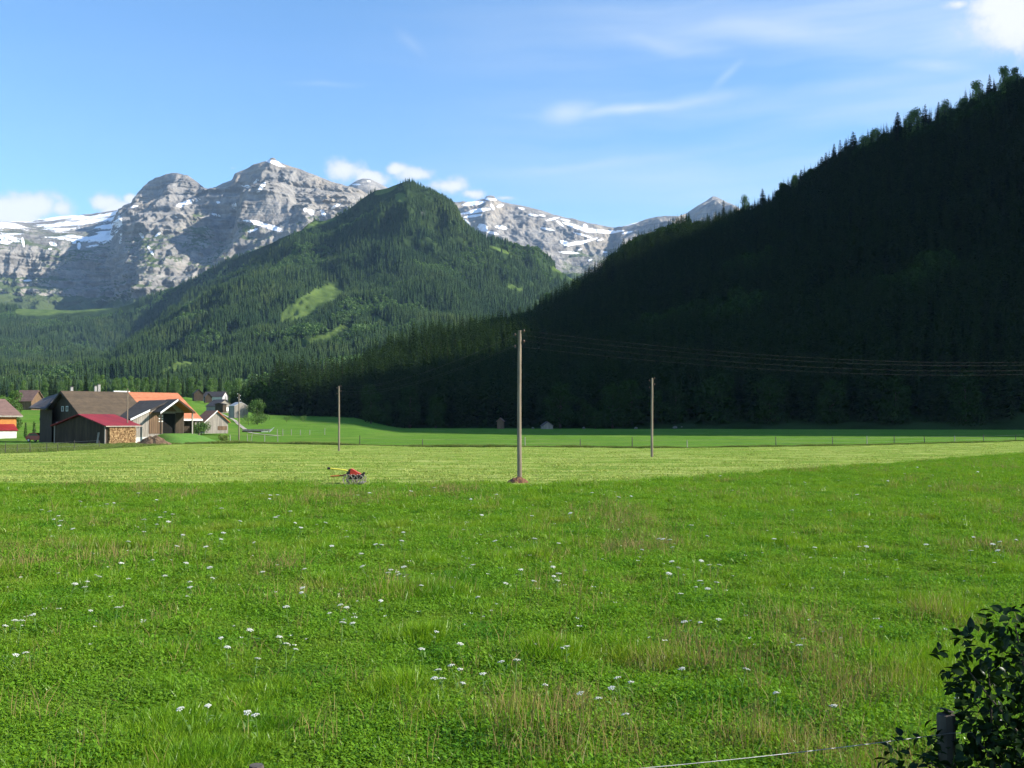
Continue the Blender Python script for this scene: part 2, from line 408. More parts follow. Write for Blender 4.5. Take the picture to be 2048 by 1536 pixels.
def mountain_material(name, rock1, rock2, grass1, grass2):
    m, nt, out = new_mat(name)
    geo = nt.nodes.new('ShaderNodeNewGeometry'); pos = geo.outputs['Position']
    s = N(nt, 'ShaderNodeAttribute', attribute_name='snow').outputs['Fac']; g = N(nt, 'ShaderNodeAttribute', attribute_name='grass').outputs['Fac']
    mp = N(nt, 'ShaderNodeMapping', {'Vector': pos, 'Scale': (1, 1, .35)}).outputs[0]
    n1 = N(nt, 'ShaderNodeTexNoise', {'Vector': mp, 'Scale': .012, 'Detail': 8.0, 'Roughness': .68}).outputs[0]
    st = N(nt, 'ShaderNodeMapping', {'Vector': pos, 'Scale': (.08, .08, 1.0), 'Rotation': (.07, .05, 0)}).outputs[0]
    n2 = N(nt, 'ShaderNodeTexNoise', {'Vector': st, 'Scale': .03, 'Detail': 6.0, 'Roughness': .6, 'Distortion': .4}).outputs[0]
    n3 = N(nt, 'ShaderNodeTexNoise', {'Vector': pos, 'Scale': .05, 'Detail': 5.0, 'Roughness': .7}).outputs[0]
    big = N(nt, 'ShaderNodeTexNoise', {'Vector': pos, 'Scale': .0022, 'Detail': 3.0}).outputs[0]
    c = MIX(nt, SS(nt, n1, .33, .67), rock1, rock2)
    c = MIX(nt, SS(nt, n2, .45, .62, 0, .55), c, tuple(x * .62 for x in rock1))
    c = MIX(nt, SS(nt, big, .5, .68, 0, .6), c, (rock2[0] * 1.05, rock2[1] * .95, rock2[2] * .80))
    gm = SS(nt, M(nt, 'ADD', g, M(nt, 'MULTIPLY', M(nt, 'SUBTRACT', n3, .5), .9)), .40, .66)
    c = MIX(nt, gm, c, MIX(nt, n1, grass1, grass2))
    sm = SS(nt, M(nt, 'ADD', s, M(nt, 'MULTIPLY', M(nt, 'SUBTRACT', n3, .5), 1.0)), .42, .54)
    c = MIX(nt, sm, c, (.86, .87, .90))
    d = nt.nodes.new('ShaderNodeBsdfDiffuse'); nt.links.new(c, d.inputs[0])
    hgt = M(nt, 'MULTIPLY', M(nt, 'ADD', n1, M(nt, 'MULTIPLY', n3, .5)), M(nt, 'SUBTRACT', 1.0, M(nt, 'MULTIPLY', sm, .8)))
    bp = N(nt, 'ShaderNodeBump', {'Height': hgt, 'Strength': .9, 'Distance': 22.0}); nt.links.new(bp.outputs[0], d.inputs['Normal'])
    nt.links.new(d.outputs[0], out.inputs[0]); return m
ROCK = mountain_material('limestone_rock', (.185, .174, .160), (.335, .312, .28), (.055, .082, .030), (.095, .12, .042))

def blob_mask(X, Y, blobs):
    t = np.zeros_like(X)
    for (bx, by, rx, ry, rot) in blobs:
        c, s = math.cos(math.radians(rot)), math.sin(math.radians(rot))
        u = ((X - bx) * c + (Y - by) * s) / rx; v = (-(X - bx) * s + (Y - by) * c) / ry
        t = np.maximum(t, np.exp(-(u * u + v * v) ** 1.5))
    return t
def erode(P, amp, wl, vert=.45, zamp=.35, seed=0., edge=None):
    """ribs and gullies: push the surface in and out along the view depth and up and down"""
    x, y, z = P[..., 0] / wl, P[..., 1] / wl, P[..., 2] / wl * vert
    r = ridged(x + seed, y * .6 + seed, z, 6, .55) - .55
    f = fbm(x * .45 + seed + 9, y * .45, z * .7, 4)
    e = 1.0 if edge is None else edge
    Q = P.copy()
    Q[..., 1] -= amp * (1.5 * r + .6 * f) * e
    Q[..., 2] += amp * zamp * (r + .35 * f) * e
    return Q

def rocky_mountain():
    C = [(-300, [(462, 8200), (480, 7300), (500, 6800), (560, 6500), (615, 6000), (700, 5200)]),
         (0,   [(443, 8200), (452, 7300), (470, 6800), (555, 6500), (605, 6000), (700, 5200)]),
         (60,  [(441, 8300), (470, 7100), (492, 6800), (556, 6550), (612, 6000), (700, 5200)]),
         (120, [(432, 8300), (480, 7000), (500, 6850), (560, 6550), (614, 6000), (700, 5200)]),
         (180, [(426, 8300), (482, 7050), (505, 6850), (562, 6550), (608, 6000), (700, 5200)]),
         (225, [(420, 8200), (468, 7200), (500, 6850), (560, 6500), (602, 5950), (700, 5100)]),
         (245, [(418, 8000), (448, 6800), (475, 6350), (548, 5950), (600, 5600), (700, 5000)]),
         (264, [(409, 7600), (428, 6900), (470, 6250), (545, 5850), (600, 5500), (700, 4900)]),
         (275, [(388, 7450), (412, 7100), (460, 6300), (540, 5800), (600, 5450), (700, 4900)]),
         (292, [(366, 7400), (404, 7150), (445, 6350), (530, 5800), (597, 5400), (700, 4900)]),
         (310, [(352, 7350), (400, 7150), (440, 6400), (520, 5800), (595, 5400), (690, 4900)]),
         (345, [(343, 7300), (394, 7100), (430, 6400), (510, 5800), (590, 5400), (690, 4900)]),
         (375, [(349, 7300), (391, 7100), (425, 6450), (505, 5850), (590, 5400), (690, 4900)]),
         (398, [(366, 7250), (393, 7050), (420, 6500), (500, 5900), (580, 5400), (690, 4900)]),
         (414, [(379, 7000), (397, 6850), (425, 6500), (490, 6050), (570, 5400), (680, 4900)]),
         (430, [(378, 6950), (398, 6800), (432, 6550), (490, 6150), (565, 5400), (680, 4900)]),
         (442, [(369, 6900), (396, 6700), (435, 6500), (488, 6200), (560, 5400), (680, 4900)]),
         (465, [(361, 6850), (386, 6550), (430, 6450), (482, 6200), (545, 5350), (670, 4900)]),
         (470, [(347, 6850), (384, 6500), (420, 6400), (480, 6100), (545, 5350), (670, 4900)]),
         (488, [(337, 6820), (378, 6300), (396, 6100), (455, 5900), (540, 5300), (670, 4900)]),
         (505, [(327, 6800), (375, 6300), (392, 6050), (450, 5850), (540, 5250), (670, 4850)]),
         (536, [(319, 6800), (370, 6250), (390, 6000), (446, 5850), (530, 5200), (660, 4850)]),
         (541, [(313, 6800), (370, 6250), (390, 6000), (446, 5850), (530, 5200), (660, 4850)]),
         (549, [(314, 6800), (370, 6250), (391, 6000), (446, 5850), (530, 5200), (660, 4850)]),
         (554, [(320, 6800), (372, 6250), (391, 6000), (446, 5850), (530, 5200), (660, 4850)]),
         (580, [(331, 6800), (384, 6250), (398, 6050), (442, 5850), (520, 5200), (650, 4800)]),
         (592, [(334, 6800), (388, 6300), (408, 6150), (440, 5900), (515, 5200), (650, 4800)]),
         (620, [(345, 6750), (392, 6300), (412, 6150), (436, 5900), (505, 5200), (640, 4800)]),
         (660, [(360, 6700), (400, 6250), (420, 6050), (440, 5850), (495, 5200), (630, 4800)]),
         (720, [(376, 6600), (410, 6200), (430, 6000), (450, 5800), (490, 5200), (620, 4800)]),
         (800, [(420, 6600), (440, 6300), (460, 6000), (470, 5800), (500, 5200), (620, 4800)]),
         (960, [(560, 6600), (580, 6300), (600, 6000), (610, 5800), (620, 5200), (650, 4800)])]
    px = np.concatenate([np.linspace(-300, -20, 40, endpoint=False), np.arange(-20, 760, 1.7), np.linspace(762, 960, 20)])
    P, t = columns(pix(C), px, [4, 8, 46, 40, 66, 40, 26])
    P = smooth_cols(smooth_rows(P, 3), 1)
    e = np.clip((t - 1.9) * 1.6, .16, 1.0)[:, None] * np.ones(P.shape[1])[None]
    X0, Y0 = project(P)
    face = np.exp(-(((X0 - 540) / 48) ** 4 + ((Y0 - 420) / 30) ** 4)); plat = sstep(Y0, 515, 490) * sstep(X0, 250, 230)
    e = e * (1 - .72 * face) * (1 - .65 * plat)
    P = erode(P, 165, 560, .40, .38, 1.7, e)
    P = erode(P, 34, 120, .45, .5, 5.1, np.maximum(e, .25))
    X0, Y0 = project(P); low = sstep(Y0, 480, 515) * sstep(Y0, 612, 598)
    rib = ridged(P[..., 0] / 95, P[..., 1] / 400, P[..., 2] / 900 + 3, 4, .5) - .55                      # upright ribs of the lower cliffs
    P[..., 1] -= 85 * rib * low * e
    dip = P[..., 2] + .05 * P[..., 0]
    P[..., 1] += (46 * fbm(dip * 0, dip * 0 + 3, dip / 75, 3) + 20 * fbm(P[..., 0] / 300, dip * 0, dip / 26, 3)) * np.maximum(e, .2)      # bedding steps
    Pg = grid_normals(P); slope = Pg[..., 2]
    X, Y = project(P)
    nz = fbm(P[..., 0] / 260, P[..., 1] / 500, P[..., 2] / 90, 4)
    nzb = fbm(P[..., 0] / 330, P[..., 1] / 420, P[..., 2] / 60 + 4, 5)
    sn = blob_mask(X, Y, [(546, 324, 17, 4.2, 12), (560, 331, 12, 2.6, 12), (523, 374, 4.5, 15, 38), (492, 373, 13, 4, 4), (512, 363, 3, 8, 45), (380, 403, 26, 4.5, -14), (360, 411, 9, 4, 0),
                          (528, 450, 40, 4.0, 12), (505, 443, 24, 3, 5), (505, 461, 16, 2.6, -20), (545, 457, 22, 3.6, 14), (622, 424, 8, 6, 35), (646, 426, 5, 9, -35), (672, 412, 14, 3, -30), (610, 420, 4, 5, 0),
                          (301, 501, 3, 13, -32), (318, 467, 12, 2.6, -38), (283, 471, 4, 8, -35), (432, 430, 12, 3, 20), (468, 411, 7, 6, -45), (436, 405, 5, 3, 0), (268, 413, 10, 2.4, -12), (352, 434, 3, 2, 0),
                          (46, 484, 3, 11, -10), (106, 488, 9, 4, 20), (158, 492, 4, 8, 0), (148, 484, 5, 5, 40), (165, 480, 8, 3, -20), (100, 498, 4, 2, 0), (55, 561, 10, 2.2, -4), (690, 352, 12, 3, 0), (185, 492, 14, 2.2, -10)])
    plateau = sstep(X, 252, 236) * sstep(Y, 498 , 476) * sstep(Y, 415, 424)
    sn = np.maximum(sn * 1.05, plateau * (.60 + .75 * nzb + .30 * nz))
    sn = sn * sstep(slope, .12, .30)
    gr = sstep(Y, 575, 615) * .75 + .55 * sstep(Y, 400, 480) * sstep(slope, .55, .8) + .45 * blob_mask(X, Y, [(492, 458, 22, 14, 0), (390, 436, 30, 12, -30), (295, 500, 14, 26, -25), (120, 515, 60, 12, 0), (620, 438, 40, 7, -12), (90, 560, 40, 4, 0), (20, 570, 30, 20, 0), (400, 470, 30, 16, -40)])
    gr = gr + .22 * nz * sstep(Y, 395, 460)
    me = mesh_np('rocky_mountain', P.reshape(-1, 3), grid_faces(*P.shape[:2]), ROCK, True)
    add_attr(me, 'snow', sn); add_attr(me, 'grass', gr)
    tag(obj('rocky_mountain', me), 'grey limestone massif with domed peak, pyramid summit and snow shelf', None, None, 'structure')
rocky_mountain()

def snowy_mountain():
    sky = [(860, 410), (925, 402), (940, 402), (955, 399), (968, 396), (973, 391), (980, 389), (988, 390), (994, 397), (1004, 403), (1016, 405), (1026, 408), (1040, 410), (1070, 418), (1100, 425), (1130, 433), (1160, 439), (1200, 449),
           (1228, 456), (1245, 451), (1275, 443), (1300, 437), (1330, 433), (1350, 432), (1372, 428), (1395, 411), (1412, 401), (1425, 391), (1433, 391), (1450, 400), (1470, 409), (1500, 425), (1600, 470)]
    C = []
    for p, y in sky:
        d = 8600 if p < 1240 else 8200 if p < 1365 else 9300
        C.append((p, [(y, d), (y + 22 + 20 * float(sstep(p, 1250, 1000)), d - 600), (510 - 6 * math.sin(p * .02), 7400), (560, 6700), (640, 5600)]))
    px = np.concatenate([np.arange(860, 1510, 1.8), [1540, 1600]])
    P, t = columns(pix(C), px, [3, 6, 40, 50, 34, 24])
    P = smooth_rows(P, 3)
    e = np.clip((t - 1.9) * 1.5, .12, 1.0)[:, None] * np.ones(P.shape[1])[None]
    P = erode(P, 175, 700, .55, .35, 8.2, e); P = erode(P, 36, 150, .5, .5, 2.2, np.maximum(e, .2))
    X, Y = project(P); slope = grid_normals(P)[..., 2]
    nz = fbm(P[..., 0] / 300, P[..., 1] / 500, P[..., 2] / 80, 4)
    sn = blob_mask(X, Y, [(945, 407, 26, 5, -8), (980, 398, 16, 3, 5), (960, 420, 26, 4, -6), (945, 432, 22, 3, -8), (930, 445, 14, 6, 30), (965, 455, 12, 8, 20), (985, 414, 8, 3, 60), (1000, 412, 9, 3, -20), (942, 425, 30, 3, -8), (1003, 455, 14, 4, 10), (985, 466, 14, 3, 12),
                          (1043, 417, 8, 2.4, 12), (1066, 430, 14, 2.6, 8), (1085, 431, 8, 2, 10), (1105, 438, 16, 3, -12), (1130, 440, 12, 2.2, 10), (1120, 447, 12, 2.4, 40), (1150, 453, 34, 4.5, 18), (1190, 462, 34, 5, 4), (1215, 464, 24, 4, 0), (1170, 452, 6, 5, 45), (1165, 470, 22, 2.2, 16),
                          (1095, 458, 16, 2.4, 12), (1150, 487, 26, 4, -8), (1130, 486, 14, 5, 25), (1180, 480, 18, 2.6, -14), (1136, 505, 24, 2.6, 4), (1160, 499, 6, 2, -20), (1200, 480, 8, 2, -15), (1210, 504, 6, 2, 0), (1180, 520, 6, 2, -20), (1255, 465, 14, 2.4, -12), (1265, 447, 18, 2.4, -18), (1240, 462, 10, 2, 0)])
    sn = sn * 1.05 + .22 * nz - .05
    gr = sstep(Y, 465, 500) * sstep(X, 1090, 1140) * .5 + sstep(Y, 525, 570) * .3 + .2 * nz
    gr = gr * sstep(slope, .3, .6)
    me = mesh_np('snow_streaked_mountain', P.reshape(-1, 3), grid_faces(*P.shape[:2]), ROCK, True)
    add_attr(me, 'snow', sn); add_attr(me, 'grass', gr)
    tag(obj('snow_streaked_mountain', me), 'distant grey ridge streaked with melting snow fields', None, None, 'structure')
snowy_mountain()

def far_mountain():
    C = [(660, [(400, 9900), (430, 9300), (520, 8200)]), (690, [(376, 9900), (420, 9200), (520, 8200)]), (712, [(362, 9800), (410, 9100), (520, 8200)]), (724, [(358, 9800), (410, 9100), (520, 8200)]), (740, [(358, 9800), (410, 9100), (520, 8200)]),
         (752, [(363, 9800), (410, 9200), (520, 8200)]), (790, [(382, 9900), (420, 9300), (520, 8200)]), (860, [(420, 9900), (440, 9300), (520, 8200)])]
    P, t = columns(pix(C), np.arange(660, 861, 2.5), [3, 5, 22, 22])
    e = np.clip((t - 1.9) * 1.5, .12, 1.0)[:, None] * np.ones(P.shape[1])[None]
    P = erode(P, 120, 600, .5, .35, 3.3, e)
    X, Y = project(P)
    me = mesh_np('far_peak', P.reshape(-1, 3), grid_faces(*P.shape[:2]), ROCK, True)
    add_attr(me, 'snow', blob_mask(X, Y, [(712, 369, 10, 2, 0), (738, 362, 6, 2, 0)])); add_attr(me, 'grass', X * 0)
    tag(obj('far_peak', me), 'small bluish far peak behind the forested summit', None, None, 'structure')
far_mountain()

def hill_material(name, g1, g2, dark):
    m, nt, out = new_mat(name)
    geo = nt.nodes.new('ShaderNodeNewGeometry'); pos = geo.outputs['Position']
    a = N(nt, 'ShaderNodeAttribute', attribute_name='clear').outputs['Fac']; rk = N(nt, 'ShaderNodeAttribute', attribute_name='rock').outputs['Fac']
    n1 = N(nt, 'ShaderNodeTexNoise', {'Vector': pos, 'Scale': .03, 'Detail': 6.0, 'Roughness': .65}).outputs[0]
    c = MIX(nt, SS(nt, n1, .35, .65), dark, tuple(x * 1.7 for x in dark))
    c = MIX(nt, a, c, MIX(nt, SS(nt, n1, .35, .65), g1, g2))
    c = MIX(nt, SS(nt, M(nt, 'ADD', rk, M(nt, 'SUBTRACT', n1, .5)), .4, .6), c, (.16, .155, .145))
    d = N(nt, 'ShaderNodeBsdfDiffuse', {0: c}); bp = N(nt, 'ShaderNodeBump', {'Height': n1, 'Strength': .5, 'Distance': 5.0}); nt.links.new(bp.outputs[0], d.inputs['Normal'])
    nt.links.new(d.outputs[0], out.inputs[0]); return m
HILLM = hill_material('forest_floor_and_pasture', (.068, .108, .028), (.098, .142, .036), (.020, .034, .012))

CLEAR = [(615, 607, 68, 20, -32), (655, 590, 34, 13, -20), (362, 732, 26, 10, -12), (335, 744, 20, 6, -12), (655, 668, 60, 7, -22), (610, 682, 30, 5, -8), (545, 690, 22, 5, -8), (1125, 540, 26, 6, 10), (1150, 556, 18, 7, 25), (1020, 572, 12, 5, 15), (1040, 578, 8, 4, 0),
         (620, 450, 60, 5, -14), (555, 466, 40, 5, -22), (1000, 500, 30, 3, 20), (75, 622, 50, 10, 0), (160, 618, 70, 7, -4), (240, 606, 40, 7, -10), (760, 640, 26, 5, 20), (400, 708, 26, 3, -10), (800, 395, 12, 10, 0), (770, 380, 25, 7, -20)]
def forested_mountain():
    b = 803
    C = [(-350, [(630, 4300), (700, 3700), (745, 2600), (778, 1750), (b, 1250), (838, 1150)]),
         (0,   [(614, 4300), (692, 3700), (742, 2600), (776, 1700), (b, 1250), (838, 1150)]),
         (150, [(618, 4300), (700, 3750), (746, 2500), (776, 1650), (b, 1250), (838, 1150)]),
         (235, [(612, 4250), (738, 3700), (748, 2050), (776, 1600), (b, 1250), (838, 1150)]),
         (300, [(594, 4250), (690, 3950), (700, 2500), (752, 1850), (b, 1250), (838, 1150)]),
         (350, [(578, 4200), (652, 3950), (664, 2700), (735, 1950), (b, 1250), (838, 1150)]),
         (400, [(552, 4150), (614, 3950), (626, 2900), (720, 2000), (b, 1250), (838, 1150)]),
         (450, [(524, 4050), (577, 3850), (588, 3050), (700, 2050), (b, 1250), (838, 1150)]),
         (500, [(500, 3900), (540, 3750), (552, 3150), (680, 2100), (b, 1250), (838, 1150)]),
         (550, [(478, 3780), (505, 3700), (520, 3250), (660, 2200), (b, 1250), (838, 1150)]),
         (600, [(460, 3650), (474, 3600), (492, 3300), (645, 2300), (b, 1250), (838, 1150)]),
         (620, [(454, 3600), (468, 3560), (490, 3250), (640, 2350), (b, 1250), (838, 1150)]),
         (660, [(443, 3530), (460, 3480), (488, 3200), (635, 2350), (b, 1250), (838, 1150)]),
         (700, [(414, 3450), (440, 3400), (486, 3150), (630, 2350), (b, 1250), (838, 1150)]),
         (735, [(387, 3350), (425, 3300), (484, 3050), (625, 2350), (b, 1250), (838, 1150)]),
         (752, [(377, 3300), (420, 3250), (484, 3000), (620, 2350), (b, 1250), (838, 1150)]),
         (775, [(374, 3260), (418, 3200), (483, 2960), (620, 2350), (b, 1250), (838, 1150)]),
         (800, [(363, 3220), (416, 3130), (482, 2920), (620, 2350), (b, 1250), (838, 1150)]),
         (818, [(359, 3200), (415, 3100), (480, 2900), (620, 2350), (b, 1250), (838, 1150)]),
         (850, [(377, 3200), (425, 3090), (485, 2880), (620, 2350), (b, 1250), (838, 1150)]),
         (880, [(393, 3200), (435, 3080), (490, 2880), (620, 2350), (b, 1250), (838, 1150)]),
         (905, [(409, 3220), (445, 3060), (495, 2880), (620, 2350), (b, 1250), (838, 1150)]),
         (917, [(424, 3220), (455, 3060), (500, 2880), (620, 2350), (b, 1250), (838, 1150)]),
         (926, [(457, 3230), (472, 3080), (505, 2900), (620, 2380), (b, 1250), (838, 1150)]),
         (960, [(478, 3300), (495, 3150), (520, 2950), (625, 2450), (b, 1250), (838, 1150)]),
         (1000, [(493, 3400), (515, 3250), (545, 3000), (640, 2500), (b, 1250), (838, 1150)]),
         (1060, [(514, 3500), (540, 3300), (570, 3050), (660, 2500), (b, 1250), (838, 1150)]),
         (1120, [(544, 3600), (570, 3400), (600, 3100), (690, 2500), (b, 1250), (838, 1150)]),
         (1180, [(580, 3700), (600, 3500), (630, 3100), (710, 2500), (b, 1250), (838, 1150)]),
         (1300, [(630, 3800), (650, 3500), (680, 3100), (730, 2400), (b, 1250), (838, 1150)]),
         (1500, [(700, 3900), (715, 3500), (740, 3100), (770, 2400), (b + 10, 1250), (840, 1150)])]
    px = np.concatenate([np.linspace(-350, -10, 30, endpoint=False), np.arange(-10, 1230, 4.5), np.linspace(1235, 1500, 20)])
    P, t = columns(pix(C, ((300, -120), (1200, -450))), px, [3, 6, 40, 40, 60, 40, 6])
    P = smooth_cols(smooth_rows(P, 2), 1)
    e = np.clip((t - 2.0) * 2.0, .12, 1.0)[:, None] * np.ones(P.shape[1])[None] * sstep(t, 6.0, 5.4)[:, None]
    P = erode(P, 135, 560, .6, .55, 4.4, e); P = erode(P, 22, 170, .7, .5, 6.4, e)
    X, Y = project(P); Nn = grid_normals(P)
    cl = blob_mask(X, Y, CLEAR); cl = sstep(cl + .12 * fbm(P[..., 0] / 90, P[..., 1] / 90, P[..., 2] / 90, 3), .33, .50)
    rk = blob_mask(X, Y, [(846, 425, 8, 16, 10), (922, 430, 4, 16, 10), (440, 528, 14, 5, -30), (225, 665, 14, 5, 0), (15, 622, 26, 5, 10)]) * .5
    me = mesh_np('forested_mountain', P.reshape(-1, 3), grid_faces(*P.shape[:2]), HILLM, True)
    add_attr(me, 'clear', cl); add_attr(me, 'rock', rk)
    tag(obj('forested_mountain', me), 'pointed mountain clad in conifer forest with small pasture clearings', None, None, 'structure')
    ct = np.maximum(blob_mask(X, Y, CLEAR), np.maximum(blob_mask(X, Y - 7, CLEAR), blob_mask(X, Y - 13, CLEAR)))
    return P, X, Y, np.maximum(sstep(ct, .30, .48), rk * .9), Nn
FM = forested_mountain()

SKYLINE = [(465, 790), (490, 760), (520, 735), (560, 716), (600, 711), (650, 711), (720, 700), (760, 690), (800, 676), (850, 661), (900, 655), (950, 642), (1000, 631), (1050, 620), (1100, 591), (1150, 561), (1190, 537), (1220, 517), (1250, 482),
           (1300, 466), (1370, 437), (1450, 411), (1520, 386), (1600, 347), (1650, 312), (1700, 277), (1750, 270), (1800, 236), (1880, 211), (1960, 172), (2010, 142), (2048, 138), (2120, 105)]
RIDGE = [(440, 640, 6), (465, 640, 6), (650, 650, 8), (700, 660, 20), (760, 690, 0), (850, 740, 0), (950, 820, 0), (1050, 900, 0), (1100, 950, 0), (1190, 1000, 0), (1250, 1030, 0), (1370, 1030, 0), (1450, 1020, 0), (1520, 1000, 0), (1600, 960, 0), (1700, 910, 0), (1800, 870, 0), (1880, 840, 0), (1960, 810, 0), (2048, 790, 0), (2120, 780, 0)]
def forested_hill():
    C = []
    sx, sy = zip(*SKYLINE)
    for px, d, z0 in RIDGE:
        ytree = float(np.interp(px, sx, sy))
        if z0: top = W(px, 800, d); top[2] = z0
        else: top = W(px, ytree + 17.0 * FPX / d, d)
        db = float(np.interp(px, [440, 650, 1000, 1500, 2120], [545, 530, 480, 440, 400])); base = W(px, 800, db); base[2] = float(ground_z(base[0], base[1])) - .6
        u = np.array([top[0], top[1], 0]) / np.hypot(top[0], top[1])
        m1 = base + (top - base) * np.array([.36, .36, .30]); m2 = base + (top - base) * np.array([.70, .70, .68])
        C.append((px, [base, m1, m2, top, top + u * 160 + np.array([0, 0, np.interp(px, [1200, 1800, 2120], [-25, 0, 20])]), top + u * 700 + np.array([0, 0, float(np.interp(px, [1200, 1800, 2120], [-250, 0, 100])) if top[2] > 60 else -12])]))  # unseen ground behind the crest, raised to keep the visible slope shaded
    for k, (az, rb, rr, zr) in enumerate(HILL_OFF):
        a = math.radians(az); s = np.array([math.sin(a), math.cos(a), 0])
        top = s * rr + np.array([0, 0, zr]); base = s * rb + np.array([0, 0, -.6])
        C.append((2200 + 100 * k, [base, base + (top - base) * np.array([.36, .36, .34]), base + (top - base) * np.array([.7, .7, .70]), top, top + s * 160 + np.array([0, 0, 20]), top + s * 700 + np.array([0, 0, np.interp(az, [33, 45, 60, 70], [170, 120, 0, -200])])]))
    px = np.concatenate([np.arange(440, 2121, 8), np.linspace(2130, 2200 + 100 * (len(HILL_OFF) - 1), 120)])
    P, t = columns(C, px, [20, 26, 26, 6, 10])
    P = smooth_cols(P, 2)
    e = (sstep(t, 0.05, .6) * sstep(t, 3.2, 2.6))[:, None] * sstep(P[..., 2], 6, 60) * sstep(px, 2400, 2150)[None]
    P = erode(P, 22, 160, .7, .4, 2.2, e)
    X, Y = project(P)
    me = mesh_np('forested_hill', P.reshape(-1, 3), grid_faces(*P.shape[:2])[:, ::-1], HILLM, True)
    add_attr(me, 'clear', X * 0); add_attr(me, 'rock', X * 0)
    tag(obj('forested_hill', me), 'steep dark forested hillside rising to the right', None, None, 'structure')
    n = int((px <= 2060).sum())
    return P[:, :n], X[:, :n], Y[:, :n], t
HILL_OFF = [(33, 425, 900, 400), (40, 425, 950, 470), (48, 430, 980, 510), (56, 440, 980, 540), (64, 460, 950, 600), (70, 490, 950, 605), (76, 510, 925, 582), (79, 520, 908, 560), (82.3, 540, 900, 540), (84.5, 640, 950, 420), (88, 740, 1000, 260), (93, 850, 1050, 110), (97, 1000, 1200, 20)]  # unseen continuation of the hill, ridge shaped for the shadow it casts
HF = forested_hill()
# ----------------------------------------------------------------- tree shapes
SPRUCE = mat_leaf('spruce_needles', (.011, .026, .009), (.024, .045, .012), (.030, .055, .016), trans=.12, gloss=.0, scale=.25)
SPRUCE_FAR = mat_leaf('far_conifer_needles', (.018, .042, .017), (.044, .076, .022), (.038, .066, .022), trans=.12, gloss=.0, scale=.1, patch=((.075, .105, .030), (.018, .040, .018), .006))
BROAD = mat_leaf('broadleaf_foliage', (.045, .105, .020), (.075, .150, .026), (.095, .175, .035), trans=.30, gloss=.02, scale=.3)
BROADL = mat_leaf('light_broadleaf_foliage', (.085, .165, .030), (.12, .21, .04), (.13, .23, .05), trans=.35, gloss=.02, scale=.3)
BROADD = mat_leaf('shade_darkened_broadleaf', (.017, .038, .010), (.026, .054, .013), (.032, .064, .016), trans=.2, gloss=.0, scale=.3)  # darker copy of the broadleaf colour, the hill's shade put into it
BARK = mat_basic('bark', (.075, .058, .042), (.035, .027, .02), 3.0, .9, (1, 1, .3), bump=.5)

def spruce_mesh(seed, h=24.0, rad=3.4, tiers=14, per=9, sag=.34, sub=False, trunk=True, name='spruce_crown'):
    r = np.random.default_rng(seed); V = []; F3 = []; F4 = []
    def add(vs):
        i = len(V); V.extend(vs); return i
    z0 = h * r.uniform(.04, .09)
    for k in range(tiers):
        q = k / (tiers - 1); z = z0 + (h * .965 - z0) * q ** .93
        L0 = rad * (1 - q) ** .80 * (1 if q > .08 else .8) + .22
        n = max(5, int(per * (1 - .40 * q)))
        a0 = r.uniform(0, 6.28)
        for j in range(n):
            a = a0 + 6.283 * (j + r.uniform(-.3, .3)) / n; L = L0 * r.uniform(.62, 1.12); w = L * r.uniform(.20, .30) + .08
            c, s_ = math.cos(a), math.sin(a); px, py = -s_, c; zz = z + r.uniform(-.5, .5) * h / tiers
            dr = L * sag * r.uniform(.7, 1.4) * (1.15 - q)
            m = (c * L * .55, s_ * L * .55, zz - dr * .45); t = (c * L, s_ * L, zz - dr * .8)
            drop = w * .55
            i = add([(0, 0, zz + .12 * L), (m[0] + px * w, m[1] + py * w, m[2] - drop), m, (m[0] - px * w, m[1] - py * w, m[2] - drop), t])
            F3 += [(i, i + 1, i + 2), (i, i + 2, i + 3), (i + 1, i + 4, i + 2), (i + 2, i + 4, i + 3)]
            if sub:                                   # hanging twigs give a ragged lower outline
                for _ in range(5):
                    f = r.uniform(.35, .95); o = r.uniform(-1, 1) * w * (1.1 - f); bx, by, bz = c * L * f + px * o, s_ * L * f + py * o, zz - dr * .8 * f
                    d = r.uniform(.18, .42) * (1 + L * .18); e = r.uniform(.10, .22) * (1 + L * .12)
                    i = add([(bx - c * e, by - s_ * e, bz), (bx + c * e, by + s_ * e, bz - .05), (bx + c * e * 1.6, by + s_ * e * 1.6, bz - d)]); F3 += [(i, i + 1, i + 2)]
    i = add([(.10, 0, h * .93), (-.05, .09, h * .93), (-.05, -.09, h * .93), (0, 0, h)]); F3 += [(i, i + 1, i + 3), (i + 1, i + 2, i + 3), (i + 2, i, i + 3)]
    if trunk:
        n = 5; i = len(V)
        for zz, rr in ((-1.0, h * .013), (h * .9, .05)):
            for j in range(n): V.append((rr * math.cos(6.283 * j / n), rr * math.sin(6.283 * j / n), zz))
        F4 += [(i + j, i + (j + 1) % n, i + n + (j + 1) % n, i + n + j) for j in range(n)]
    return np.array(V), [np.array(F3), np.array(F4).reshape(-1, 4)]
def cone_mesh(seed, h=24., rad=3.6, tiers=6, n=7):
    """coarse conifer for the far slopes: ragged stacked skirts"""
    r = np.random.default_rng(seed); V = []; F = []
    for k in range(tiers):
        q = k / tiers; z0 = h * (.03 + .90 * q); z1 = h * min(1.0, .03 + .90 * q + 1.75 / tiers) if k < tiers - 1 else h
        L = rad * (1 - q) ** .8; i = len(V); V.append((0, 0, z1)); a0 = r.uniform(0, 6.28)
        for j in range(n):
            a = a0 + 6.283 * j / n + r.uniform(-.2, .2); l = L * (r.uniform(.85, 1.2) if j % 2 else r.uniform(.5, .75))
            V.append((l * math.cos(a), l * math.sin(a), z0 + r.uniform(-.03, .03) * h + (0 if j % 2 else .03 * h)))
        F += [(i, i + 1 + j, i + 1 + (j + 1) % n) for j in range(n)]
    return np.array(V), [np.array(F)]
